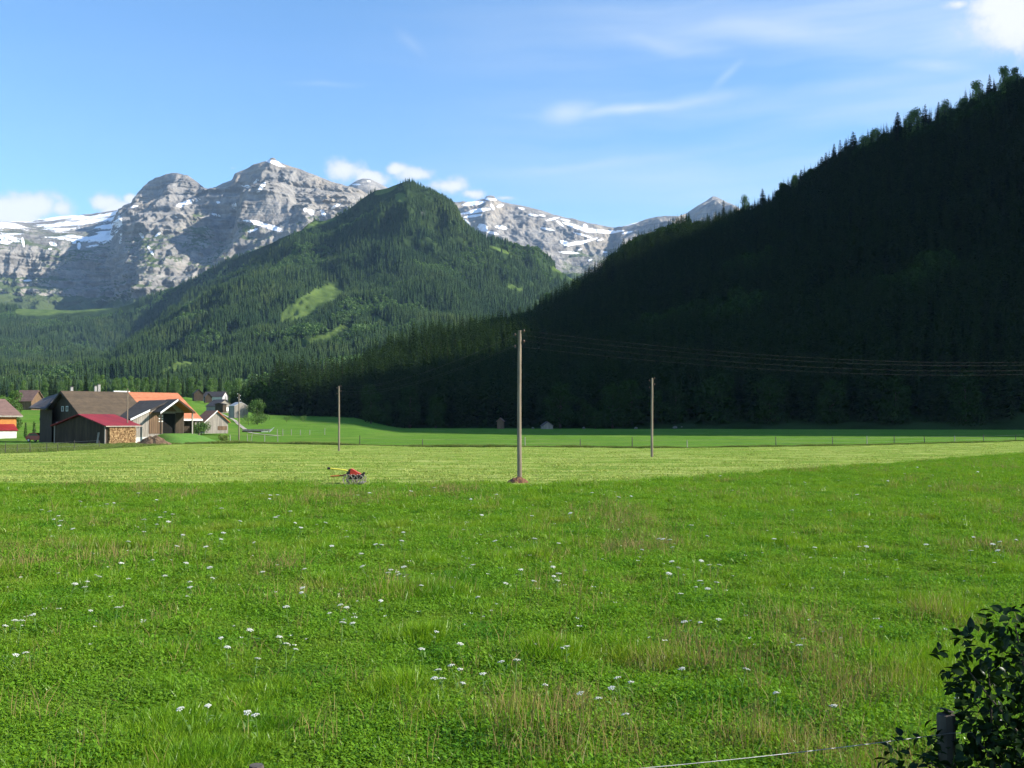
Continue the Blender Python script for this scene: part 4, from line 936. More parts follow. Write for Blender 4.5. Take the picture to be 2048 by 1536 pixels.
def flowers():
    P = [(flower_parts(s, h), h) for s, h in ((1, .34), (2, .40), (3, .30), (4, .46))]; r = random.Random(8)
    for k, (px, py) in enumerate(FLOWERS):
        (sm, hm), h = P[k % 4]; 
        x, y, _ = WZ(px, py, h * .92)
        z = float(ground_z(x, y)); sc = min(1.05 + max(0, y - 12) * .03, 2.0)
        lab = 'white flat-topped wildflower standing in the near meadow grass'
        grp = 'white wildflowers in the near meadow'
        if (px, py) == (520, 1426): lab, grp = 'largest white flower head, on a tall bare stem near the bottom left', None
        e = empty('wildflower', (x, y, z), r.uniform(0, 6.28), lab, 'flower', grp); e.scale = (sc, sc, (h * .92 - z) / h if h * .92 - z > .15 else .6)
        e.rotation_euler = (r.uniform(-.3, .3), r.uniform(-.3, .3), r.uniform(0, 6.28))
        obj('stem', sm, e); obj('flower_head', hm, e)
    # countless tiny far blossoms
    q = np.random.default_rng(5); n = 420; d = 14 * (100 / 14.) ** q.random(n); x = q.uniform(-.5, .5, n) * d; ok = d < mown_near(x); d = d[ok]; x = x[ok]
    me = [as_mesh('small_blossom', leaf_cloud(s, [(0, 0, .26, .05, .05, .008)], 7, .018), PETAL) for s in (1, 2)]
    s = q.uniform(.5, 1.0, len(d)); scatter('small_white_blossoms', me, np.stack([x, d, ground_z(x, d)], 1), q.uniform(0, 6.28, len(d)), np.stack([s, s, np.full(len(d), .9)], 1), q.integers(0, 2, len(d)), 'tiny white blossoms sprinkled through the meadow grass')
flowers()

# ----------------------------------------------------------------- bush and fence at the near right corner
BUSHLEAF = mat_leaf('dark_bush_leaves', (.008, .020, .005), (.013, .029, .008), (.018, .038, .010), trans=.12, rough=.3, gloss=.010, scale=2.0)
def leaf_mesh():
    V = []; F3 = []; F4 = []; L, w = .088, .026
    prof = [(0, 0), (.12, .55), (.35, 1.0), (.62, .85), (.85, .4)]
    for q, ww in prof[1:]:
        x = L * q; z = -.22 * L * q * q; V += [(x, -w * ww, z + w * ww * .35), (x, 0, z), (x, w * ww, z + w * ww * .35)]
    b = len(V); V += [(0, 0, 0), (L, 0, -.25 * L)]
    F3 += [(b, 0, 1), (b, 1, 2)]; n = len(prof) - 1
    for k in range(n - 1):
        i = 3 * k; F4 += [(i, i + 3, i + 4, i + 1), (i + 1, i + 4, i + 5, i + 2)]
    i = 3 * (n - 1); F3 += [(i, b + 1, i + 1), (i + 1, b + 1, i + 2)]
    return np.array(V), [np.array(F3), np.array(F4)]
def bush():
    r = np.random.default_rng(3); base = (3.75, 7.1, float(ground_z(3.75, 7.1)))
    e = empty('bush', base, 0, 'dark leafy bush at the bottom right corner, partly hiding a fence post', 'bush')
    v, f = leaf_mesh(); lm = as_mesh('leaf', (v, f), BUSHLEAF)
    lobes = [(2030, 1250, 48, 40, 7.1), (1975, 1300, 44, 34, 7.0), (1940, 1345, 48, 34, 6.9), (1990, 1390, 70, 30, 7.0), (2050, 1330, 40, 50, 7.3), (2020, 1440, 90, 50, 7.1), (1945, 1470, 60, 36, 7.0), (2060, 1520, 100, 90, 7.0), (1860, 1525, 70, 26, 6.8), (1800, 1528, 36, 14, 6.7), (1960, 1545, 90, 50, 7.0),
             (2160, 1380, 110, 190, 7.3), (2280, 1330, 130, 220, 7.5), (2180, 1560, 140, 160, 7.2), (2060, 1640, 160, 90, 7.0), (1905, 1600, 90, 50, 6.9)]  # lobes to the right lie out of view, added to shade the bush
    C = []; 
    for px, py, rx, ry, d in lobes:
        c = W(px, py, d); C.append((*c, rx * d / FPX, .30 + .2 * r.random(), ry * d / FPX))
    C = np.array(C); vol = C[:, 3] * C[:, 5]
    n = 4600; k = r.choice(len(C), n, p=vol / vol.sum()); dr = r.normal(size=(n, 3)); dr /= np.linalg.norm(dr, axis=1, keepdims=True); rad = np.where(r.random(n) < .5, r.random(n) ** .4, r.uniform(.85, 1.1, n))
    pos = C[k, :3] + dr * C[k, 3:] * rad[:, None]
    out = dr + r.normal(size=(n, 3)) * .55; out[:, 2] -= .15; out /= np.linalg.norm(out, axis=1, keepdims=True)
    # stems first
    for q in range(9):
        c = C[[0, 1, 2, 3, 6, 7, 8, 11, 12][q], :3]; m = (np.array(base) + c) / 2 + r.normal(size=3) * .1 + [0, 0, .15]
        MB().tube([np.array(base) + [r.uniform(-.12, .12), r.uniform(-.1, .1), -.1], m, c], [.018, .011, .004], 6).build('branch', BARK, e, True, False)
    bx = np.array(base); big = np.argsort(pos[:, 1] + np.abs(pos[:, 0] - 2.9) * .15)
    px, py = project(pos); vis = [i for i in big if px[i] < 2052 and py[i] < 1540][:280]; vs = set(vis)
    def mat_for(o):
        z = np.cross(o, np.cross((0, 0, 1.), o)); z = z + r.normal(size=3) * .4; yv = np.cross(z, o); yv /= np.linalg.norm(yv) + 1e-9; z = np.cross(o, yv); return np.stack([o, yv, z], 1)
    V = []; F3 = []; F4 = []
    for i in range(n):
        R = mat_for(out[i]) * r.uniform(.65, 1.15)
        if i in vs:
            o = obj('leaf', lm, e); m = Matrix([[*R[0], 0], [*R[1], 0], [*R[2], 0], [0, 0, 0, 1]]); m.translation = Vector(pos[i] - bx); o.matrix_local = m
        else:
            b = sum(len(t) for t in V); V.append(v @ R.T + pos[i] - bx); F3.append(f[0] + b); F4.append(f[1] + b)
    o = obj('foliage', mesh_np('foliage', np.concatenate(V), [np.concatenate(F3), np.concatenate(F4)], BUSHLEAF), e); o['kind'] = 'stuff'
bush()

WOOD_POST = mat_basic('weathered_post_wood', (.11, .095, .08), (.05, .043, .036), 6.0, .9, (1, 1, .15), bump=.5)
PALE_POST = mat_basic('pale_post_wood', (.36, .33, .27), (.22, .2, .17), 6.0, .9, (1, 1, .15), bump=.3)
WIRE = mat_basic('galvanised_wire', (.30, .30, .30), (.2, .2, .2), 30.0, .45, metal=.6)
def near_fence():
    e = empty('wire_fence', (0.4, 6.5, float(ground_z(.4, 6.5))), 0, 'weathered wire fence along the bottom edge with a post in the bush', 'fence')
    ends = []
    for (px, ytop, d, w) in ((515, 1530, 6.0, .095), (1893, 1420, 7.3, .125), (3300, 1330, 8.6, .12)):
        t = W(px, ytop, d); z0 = float(ground_z(t[0], t[1])); r = np.random.default_rng(int(px)); b = MB(); n = 9
        pr = [(z0 - .3, 1.05), (z0 + .4, 1.0), (t[2] - .03, .98), (t[2], .84)]
        b.tube([(t[0] + r.normal() * .006, t[1], z) for z, _ in pr], [w / 2 * q for _, q in pr], n); b.build('post', WOOD_POST, e, False)
        ends.append(t)
    for dz in (-.14, -.45, -.78):
        for a, c in zip(ends[:-1], ends[1:]):
            pts = []
            for q in np.linspace(0, 1, 15): p = a * (1 - q) + c * q; pts.append((p[0], p[1] - .06, p[2] + dz - .10 * 4 * q * (1 - q) * .5))
            MB().tube(pts, .0028, 5).build('wire', WIRE, e)
near_fence()
# ----------------------------------------------------------------- utility poles and overhead wires
POLEW = mat_basic('pole_wood', (.27, .215, .155), (.15, .12, .085), 2.5, .85, (3, 3, .25), bump=.4)
CERAM = mat_basic('white_ceramic', (.75, .75, .72), (.62, .62, .6), 10.0, .3)
BROWNC = mat_basic('brown_ceramic', (.10, .06, .04), (.07, .045, .03), 10.0, .35)
IRON = mat_basic('dark_iron', (.06, .055, .05), (.03, .03, .03), 10.0, .6)
def utility_pole(px, ytop, ybase, d, label, arms, r0=.13, zb=None, lean=0.0, white=False):
    b = W(px, ybase, d); t = W(px + lean, ytop, d); zb = b[2] if zb is None else zb
    e = empty('utility_pole', (b[0], b[1], zb), 0, label, 'pole')
    n = 7; pts = [(b[0] + (t[0] - b[0]) * q + .012 * math.sin(5 * q + px), b[1], zb - .5 + (t[2] - zb + .5) * q) for q in np.linspace(0, 1, n)]
    MB().tube(pts, list(np.linspace(r0, r0 * .72, n)), 12).build('shaft', POLEW, e, False)
    tips = []
    for (dz, sd) in arms:
        z = t[2] - dz; p0 = np.array([t[0], t[1], z]); p1 = p0 + np.array([sd * (r0 + .10), -.02, .0]); p2 = p1 + [0, 0, .13]
        MB().tube([p0, p1, p2], .014, 6).build('bracket', IRON, e)
        MB().tube([p2 - [0, 0, .07], p2 - [0, 0, .02], p2 + [0, 0, .03], p2 + [0, 0, .07]], [.045, .06, .055, .025], 10).build('insulator', CERAM if white else BROWNC, e, True)
        tips.append(p2)
    return tips
ARM4 = [(.14, 1), (.34, -1), (.68, 1), (.95, -1)]
T1 = utility_pole(1039, 661, 966, 54.6, 'tallest wooden utility pole in the middle, brown earth at its foot', ARM4, .125)
T2 = utility_pole(1304, 756, 915, 93.5, 'wooden utility pole right of the tallest one, standing on the mown field', ARM4, .12)
T3 = utility_pole(678, 772, 901, 116.5, 'wooden utility pole left of the tallest one, beyond the red mower', ARM4, .115)
T4 = utility_pole(478, 788, 880, 178, 'distant utility pole with white insulators beside the grey plank shed', [(.1, -1), (.4, 1), (.75, -1), (1.05, 1)], .12, white=True)
T5 = utility_pole(255, 777, 888, 150, 'thin utility pole in front of the brown barn roof by the firewood', [(.5, 1)], .10)
CABLE = mat_basic('overhead_cable', (.06, .055, .05), (.04, .04, .035), 10.0, .6)
def wires():
    words = ['uppermost', 'second', 'third', 'lowest']
    off = [np.array([47.0, 75.0, p[2] + .05]) for p in T1]
    for k in range(4):
        for (a, b, sag, where) in ((T1[k], off[k], 1.05, 'right'), (T1[k], T3[k], .9, 'left')):
            pts = [tuple(a * (1 - q) + b * q - np.array([0, 0, 4 * sag * q * (1 - q)])) for q in np.linspace(0, 1, 25)]
            o = MB().tube(pts, .0028, 5).build('overhead_wire', CABLE)
            tag(o, '%s of four thin overhead wires running %s from the tallest pole' % (words[k], where), 'wire', 'overhead wires')
wires()
EARTH = mat_basic('bare_earth', (.20, .095, .05), (.09, .045, .025), 9.0, .95, bump=.8)
def heap(name, c, rx, ry, h, mat, seed, label, cat, n=26, rough=.35):
    r = np.random.default_rng(seed); u = np.linspace(0, 1, 14); a = np.linspace(0, 2 * math.pi, n, endpoint=False)
    V = [(c[0], c[1], c[2] + h)]; F = []
    for q in u[1:]:
        for t in a:
            x, y = q * rx * math.cos(t), q * ry * math.sin(t); z = h * (1 - q ** 1.7)
            z += rough * h * float(fbm(np.array(x * 3 / rx + seed), np.array(y * 3 / ry), np.array(z), 4)) * (1 - q * .7); V.append((c[0] + x, c[1] + y, c[2] + z - (.12 if q > .98 else 0)))
    m = len(a); F += [(0, 1 + j, 1 + (j + 1) % m) for j in range(m)]
    for k in range(len(u) - 2): F += [(1 + k * m + j, 1 + (k + 1) * m + j, 1 + (k + 1) * m + (j + 1) % m, 1 + k * m + (j + 1) % m) for j in range(m)]
    b = MB(); b.v = V; b.f = F; o = b.build(name, mat, None, False); return tag(o, label, cat)
p = W(1036, 968, 54.2); heap('earth_mound', (p[0], p[1], float(ground_z(p[0], p[1]))), .60, .45, .30, EARTH, 5, 'small mound of reddish bare earth round the tallest pole', 'earth')

# ----------------------------------------------------------------- walk-behind mower
def mower():
    RED = mat_basic('red_paint', (.62, .045, .015), (.45, .03, .01), 5.0, .35, spec=.5); YEL = mat_basic('yellow_paint', (.72, .66, .10), (.6, .5, .06), 5.0, .4)
    ORG = mat_basic('orange_paint', (.55, .17, .04), (.4, .1, .03), 5.0, .45); BLK = mat_basic('black_rubber', (.02, .02, .02), (.012, .012, .012), 8.0, .7); STEEL = mat_basic('bare_steel', (.40, .36, .30), (.16, .13, .10), 14.0, .5, metal=.2)
    d = 54.0; b = W(703, 968, d); z0 = float(ground_z(b[0], b[1])); k = d / FPX
    e = empty('motor_mower', (b[0], b[1], z0), 0, 'red walk-behind motor mower with cage wheels parked at the edge of the mown field', 'mower')
    F = lambda x, y, z: (b[0] + x, b[1] + y, z0 + z)
    # bonnet: faceted engine cover
    prof = [(-.14, .50), (-.12, .76), (.02, .79), (.30, .62), (.50, .52), (.46, .45), (-.10, .45)]
    MB().prism([F(x, -.17, z) for x, z in prof], (0, .34, 0)).build('engine_cover', RED, e)
    MB().prism([F(x, -.19, z) for x, z in ((-.24, .50), (-.16, .72), (-.02, .78), (-.06, .50))], (0, .38, 0)).build('fuel_tank', BLK, e)
    MB().prism([F(x, -.14, z) for x, z in ((-.15, .26), (.50, .26), (.62, .40), (.60, .56), (.46, .50), (-.15, .48))], (0, .28, 0)).build('engine_block', BLK, e)
    MB().tube([F(.56, 0, .50), F(.64, 0, .54), F(.66, 0, .60)], [.05, .06, .05], 8).build('exhaust', BLK, e)
    MB().tube([F(-.08, -.14, .66), F(-.45, -.20, .74), F(-1.06, -.24, .80)], [.045, .040, .038], 8).build('handlebar', YEL, e)
    MB().tube([F(-1.05, -.24, .80), F(-1.20, -.25, .815)], [.05, .065], 8).build('grip', BLK, e)
    MB().tube([F(-.10, .14, .52), F(-.5, .22, .42), F(-1.12, .26, .38)], [.045, .042, .04], 8).build('handlebar', ORG, e)
    MB().tube([F(-.95, -.23, .78), F(-.92, -.23, .70)], .014, 6).build('clutch_lever', BLK, e)
    for wx, wy in ((-.12, -.42), (.10, -.25), (-.05, .28), (.42, -.38), (.45, .3)):
        w = empty('wheel', (wx, wy, .24), 0); w.parent = e; R = .245; b_ = MB()
        for yy in (-.07, .07):
            b_.tube([F(wx + R * math.cos(t), wy + yy, .24 + R * math.sin(t)) for t in np.linspace(0, 2 * math.pi, 21)], .013, 5, False)
        b_.build('rim', STEEL, w)
        b_ = MB()
        for t in np.linspace(0, 2 * math.pi, 14, endpoint=False):
            c, s = math.cos(t), math.sin(t); b_.prism([F(wx + (R - .02) * c, wy - .10, .24 + (R - .02) * s), F(wx + (R + .035) * c, wy - .10, .24 + (R + .035) * s), F(wx + (R + .035) * c - .02 * s, wy - .10, .24 + (R + .035) * s + .02 * c), F(wx + (R - .02) * c - .02 * s, wy - .10, .24 + (R - .02) * s + .02 * c)], (0, .2, 0))
        o = b_.build('lugs', STEEL, w); o['kind'] = 'stuff'
        b_ = MB()
        for t in np.linspace(0, 2 * math.pi, 6, endpoint=False): b_.tube([F(wx, wy, .24), F(wx + R * math.cos(t), wy, .24 + R * math.sin(t))], .012, 5)
        b_.build('spokes', STEEL, w)
    MB().prism([F(.45, -.62, .06), F(.66, -.62, .06), F(.70, -.62, .10), F(.45, -.62, .12)], (0, 1.24, 0)).build('cutter_bar', STEEL, e)
mower()

# ----------------------------------------------------------------- field fences
def field_fence(name, spots, label, h=1.15, w=.10, mats=(WOOD_POST,), wires_at=(.45, .95)):
    """spots: (px, base y or None for the fence line depth, dx lean)"""
    pts = []
    for px, d, lean in spots:
        X = (px - CX) / FPX * d; pts.append((X, d, float(ground_z(X, d)), lean))
    e = empty(name, pts[len(pts) // 2][:3], 0, label, 'fence')
    r = random.Random(len(spots))
    for k, (x, y, z, l) in enumerate(pts):
        hh = h * r.uniform(.85, 1.15); MB().tube([(x, y, z - .3), (x + l * .5, y, z + hh * .5), (x + l, y, z + hh)], [w * .62, w * .55, w * .45], 7).build('post', mats[k % len(mats)], e)
    for q in wires_at:
        p = [(x + l * q / h, y - .06, z + q) for x, y, z, l in pts]; MB().tube(p, .006, 4).build('wire', WIRE, e)
def dfar(px):
    d = 140.0
    for _ in range(20): d = float(mown_far((px - CX) / FPX * d)) + .8
    return d
field_fence('field_fence', [(px, dfar(px), l) for px, l in ((720, .0), (845, .02), (1050, 0), (1160, .03), (1264, 0), (1374, -.03), (1551, 0), (1664, .02), (1733, 0), (1787, .04), (1848, -.05), (1908, .02), (1966, 0), (2030, .03), (2100, 0))], 'thin wooden post and wire fence between mown field and far pasture', mats=(WOOD_POST, WOOD_POST, PALE_POST))
field_fence('field_fence', [(462, 165, -.12), (496, 166, -.1), (502, 172, .3), (530, 160, .0), (556, 164, 0)], 'row of pale leaning fence posts left of the mown field near the farm', h=1.1, mats=(PALE_POST,), wires_at=(.9,))
field_fence('field_fence', [(555, 222, 0), (566, 224, .0), (583, 226, .0), (601, 228, .02), (620, 230, 0), (650, 232, 0)], 'short row of pale posts beside the stacked boards on the far pasture', h=1.3, w=.13, mats=(PALE_POST,))
field_fence('field_fence', [(-12, 104, 0), (12, 106, .05), (36, 108, .0), (62, 110, -.05), (95, 112, 0), (117, 114, .0), (150, 120, 0), (200, 128, 0)], 'low wire fence on thin posts in front of the red roofed shed', h=1.0, w=.07)

# ----------------------------------------------------------------- the farm
R_BROWN = mat_basic('brown_roof_tiles', (.125, .090, .055), (.080, .060, .040), 1.2, .85, (1, 1, 1), bump=.3, stripes=(2, .16, .5))
R_ORANGE = mat_basic('orange_roof_tiles', (.56, .205, .10), (.45, .15, .07), 1.6, .8, bump=.3, stripes=(2, .16, .45))
R_DARK = mat_basic('dark_roof_shingles', (.085, .075, .065), (.05, .045, .04), 1.5, .9, bump=.3, stripes=(2, .2, .5))
R_RED = mat_basic('red_sheet_roof', (.27, .024, .024), (.21, .018, .02), .8, .55, stripes=('xy', .45, .5))
R_PINK = mat_basic('faded_roof_tiles', (.24, .145, .115), (.17, .105, .085), 1.5, .85, bump=.3, stripes=(2, .18, .5))
R_PURPLE = mat_basic('slate_grey_roof', (.105, .088, .085), (.075, .062, .06), 1.4, .85, bump=.3, stripes=(2, .18, .5))
W_GREY = mat_basic('weathered_grey_planks', (.36, .32, .275), (.24, .21, .18), 3.0, .9, (1, 1, .15), bump=.5, stripes=('xy', .28, .8))
W_DARK = mat_basic('dark_brown_planks', (.075, .055, .036), (.042, .031, .022), 3.0, .9, (1, 1, .2), bump=.5, stripes=('xy', .25, .8))
W_WARM = mat_basic('warm_brown_planks', (.21, .135, .082), (.13, .08, .05), 3.0, .9, (1, 1, .15), bump=.5, stripes=('xy', .30, .8))
W_ORNG = mat_basic('honey_coloured_boards', (.60, .25, .055), (.48, .18, .04), 3.0, .7, (1, 1, .3), stripes=(2, .2, .6))
WHITEP = mat_basic('white_paint', (.78, .77, .74), (.66, .65, .62), 3.0, .6)
PLASTER = mat_basic('white_render', (.62, .60, .56), (.45, .44, .41), 1.5, .9, bump=.2)
DARKIN = mat_basic('doorway_shade', (.010, .009, .008), (.006, .006, .005), 3.0, .95)
GLASS = mat_basic('window_glass', (.03, .04, .05), (.02, .025, .03), 2.0, .1, spec=.6)
LOGEND = mat_leaf('split_log_ends', (.40, .27, .14), (.52, .37, .20), (.16, .09, .045), trans=.0, gloss=.0, scale=2.0)
STONEG = mat_basic('grey_chimney_stone', (.36, .35, .33), (.24, .23, .22), 4.0, .9, bump=.4)
def slab(b, p, th=.22):
    p = [np.array(q, float) for q in p]; n = np.cross(p[1] - p[0], p[2] - p[0]); n /= np.linalg.norm(n); n = n if n[2] < 0 else -n
    b.prism(p, n * th); return b
def window(e, F, x0, x1, y, z0, z1, fr=WHITEP, name='window'):
    """framed window on a wall facing local -y"""
    w = MB(); t = .09
    w.box(F, x0, x1, y - .07, y, z0, z0 + t); w.box(F, x0, x1, y - .07, y, z1 - t, z1); w.box(F, x0, x0 + t, y - .07, y, z0 + t, z1 - t); w.box(F, x1 - t, x1, y - .07, y, z0 + t, z1 - t)
    o = w.build(name, fr, e); MB().box(F, x0 + t, x1 - t, y - .02, y - .004, z0 + t, z1 - t).build('pane', GLASS, o)
ANG = math.radians(44)
def main_barn():
    p0 = W(121, 800, 160); A = (p0[0], p0[1], float(ground_z(p0[0], p0[1]))); e = empty('barn', A, ANG, 'large brown and orange tiled farm barn with a gabled plank entrance', 'barn'); F = frame(A, ANG)
    Lx = 19.0; HW = 8.4; RZ = 7.85; EZ = 3.6
    sl = (RZ - EZ) / HW; bw = HW - .9
    # body: gabled prism under the main roof
    MB().prism([F(.7, -bw, -.3), F(.7, bw, -.3), F(.7, bw, RZ - sl * bw - .25), F(.7, 0, RZ - .25), F(.7, -bw, RZ - sl * bw - .25)], np.array(F(Lx - .9, 0, 0)) - np.array(F(.7, 0, 0))).build('wall', W_DARK, e)
    slab(MB(), [F(0, 0, RZ), F(10.5, 0, RZ), F(10.5, -HW, EZ), F(0, -HW, EZ)]).build('roof', R_BROWN, e)
    slab(MB(), [F(10.52, 0, RZ + .01), F(Lx, 0, RZ + .01), F(Lx, -HW - .1, EZ - .05), F(10.52, -HW - .1, EZ - .05)]).build('roof', R_ORANGE, e)['label'] = 'orange tiled right half of the roof'
    slab(MB(), [F(0, .02, RZ), F(0, HW, EZ), F(Lx, HW, EZ), F(Lx, .02, RZ)]).build('roof', R_PURPLE, e)
    MB().box(F, 8.2, 10.8, -.16, .16, RZ - .02, RZ + .16).build('ridge_cap', WHITEP, e)
    MB().box(F, Lx - .9 - 2.6, Lx + .02, -HW - .22, -HW - .12, EZ - .32, EZ - .03).build('eave_board', WHITEP, e)
    for x, w, h in ((1.9, .19, .6), (5.6, .19, .85), (6.15, .19, 1.1)):
        c = MB().box(F, x - w, x + w, .5, .5 + 1.4 * w, RZ - .7, RZ + h).build('chimney', STONEG, e); MB().box(F, x - w - .06, x + w + .06, .44, .56 + 1.4 * w, RZ + h, RZ + h + .1).build('cap', IRON, c)
    for s in (-1, 1):   # barge boards on the shaded gable
        slab(MB(), [F(-.06, 0, RZ - .02), F(-.06, s * HW, EZ - .02), F(-.02, s * HW, EZ - .02), F(-.02, 0, RZ - .02)], .3).build('bargeboard', W_DARK, e)
    G = frame(F(.7, 0, 0), ANG - math.pi / 2)      # gable end faces local -y of G
    for x in (-3.4, -1.0, 1.4): window(e, G, x, x + 1.0, -.01, 2.0, 3.1)
    for x in (-.9, .9): window(e, G, x - .4, x + .4, -.01, 4.7, 5.5)
    for x in (Lx - 1.1, Lx - .5): MB().box(F, x, x + .22, -HW + .15, -HW + .37, -.3, EZ - .25).build('post', PALE_POST, e)
    # entrance wing with its own ridge towards the viewer
    xr = 11.2; y0, y1 = -2.6, -13.6; rz = 6.45; xl = 5.0; zl = 3.55; xq = 13.9
    slope = (rz - zl) / (xr - xl)
    MB().prism([F(xl + .5, y1 + .5, .85), F(xq - .35, y1 + .5, .85), F(xq - .35, y1 + .5, rz - slope * (xq - .35 - xr) - .25), F(xr, y1 + .5, rz - .25), F(xl + .5, y1 + .5, zl + slope * .5 - .25)], np.array(F(0, -7.0, 0)) - np.array(F(0, y1 + .5, 0))).build('wing_wall', W_GREY, e)
    MB().box(F, xl + .48, xq - .33, y1 + .48, -7.0, -.3, .85).build('plinth', PLASTER, e)
    slab(MB(), [F(xr, y0, rz), F(xr, y1, rz), F(xl, y1, zl), F(xl, y0 - 5.4, zl)], .2).build('wing_roof', R_DARK, e)
    slab(MB(), [F(xr, y0, rz), F(xq, y0 - 2.4, rz - slope * (xq - xr)), F(xq, y1, rz - slope * (xq - xr)), F(xr, y1, rz)], .2).build('wing_roof', R_DARK, e)
    MB().prism([F(xl - .05, y1 - .06, zl - .28), F(xl - .05, y1 - .06, zl + .02), F(xl + 2.9, y1 - .06, zl + .02 + slope * 2.95), F(xl + 2.9, y1 - .06, zl - .28 + slope * 2.95)], np.array(F(0, .05, 0)) - np.array(F(0, 0, 0))).build('bargeboard', WHITEP, e)
    # steeper porch gable in front
    ph, pd, py = 2.75, 1.95, -15.9
    for s in (-1, 1):
        slab(MB(), [F(xr, -12.0, rz + .06), F(xr, py, rz + .06), F(xr + s * ph, py, rz + .06 - pd), F(xr + s * ph, -12.0, rz + .06 - pd)], .16).build('porch_roof', R_DARK if s < 0 else R_ORANGE, e)
        MB().prism([F(xr, py - .05, rz + .08), F(xr + s * ph, py - .05, rz + .08 - pd), F(xr + s * ph, py - .05, rz - .22 - pd), F(xr, py - .05, rz - .22)], np.array(F(0, .05, 0)) - np.array(F(0, 0, 0))).build('bargeboard', WHITEP if s < 0 else W_DARK, e)
        MB().box(F, xr + s * (ph - .25) - .09, xr + s * (ph - .25) + .09, -15.6, -15.42, 1.3, rz - pd).build('porch_post', W_DARK if s < 0 else PALE_POST, e)
    yw = y1 + .5
    MB().box(F, 8.0, 10.1, yw - .06, yw - .003, 1.35, 4.6).build('door', W_WARM, e)
    MB().box(F, 10.2, 12.1, yw - .05, yw - .004, 1.35, 4.35).build('doorway', DARKIN, e)  # flat dark panel on the wall, inner shade put into its colour
    MB().box(F, 12.15, 13.5, yw - .06, yw - .003, 1.35, 4.5).build('door', W_DARK, e)
    MB().prism([F(9.4, yw - .07, 4.65), F(12.4, yw - .07, 4.65), F(xr, yw - .07, 5.7)], np.array(F(0, .06, 0)) - np.array(F(0, 0, 0))).build('gable_panel', W_WARM, e)
    for z in (3.1, 3.5, 3.9): MB().box(F, 9.5, 10.15, yw - .10, yw - .065, z, z + .16).build('shutter_slat', WHITEP, e)
    # rear wing at the left with a plane of slate facing the viewer
    q = [W(57, 815, 165), W(90, 817, 160), W(120, 785.5, 167), W(87, 796, 178)]
    slab(MB(), q, .22).build('side_roof', R_PURPLE, e)
    a, c = W(80, 818, 164.4), W(104, 818, 161); back = np.array([-3.5, 8.0, 0]); zt = 5.05
    MB().prism([(a[0], a[1], -.3), (c[0], c[1], -.3), (c[0], c[1], zt), (a[0], a[1], zt)], back).build('side_wall', W_DARK, e)
    # grassy ramp up to the entrance
    rp = []
    b = MB(); n = 16; g = []
    for i in range(n):
        for j in range(n):
            x = 7.6 + 9.2 * i / (n - 1); y = -12.6 - 12.0 * j / (n - 1); k = 1 - sstep(-y, 14.5, 24.0); kk = sstep(x, 7.6, 10.0) * (1 - sstep(x, 14.2, 16.8)); z = 1.42 * float(k * kk) - .10 + .05 * math.sin(3 * x + 2 * y)
            b.v.append(F(x, y, z))
    b.f = [(i * n + j, (i + 1) * n + j, (i + 1) * n + j + 1, i * n + j + 1) for i in range(n - 1) for j in range(n - 1)]
    tag(b.build('grass_ramp', RAMP, None, True), 'grassy ramp leading up to the barn entrance', None, None, 'structure')
    return F
RAMP = mat_basic('ramp_grass', (.075, .20, .022), (.12, .22, .035), 1.4, .95, bump=.6)
BF = main_barn()
BROWNHEAP = mat_basic('brown_brushwood', (.20, .13, .075), (.07, .045, .028), 6.0, .95, (1, 1, 2), bump=1.0)
def brush_heap():
    c = W(308, 880, 146); c[2] = float(ground_z(c[0], c[1]))
    o = heap('brush_heap', c, 2.6, 1.5, 1.1, BROWNHEAP, 3, 'brown brushwood heap beside the barn plinth', 'heap', 30, .5)
brush_heap()
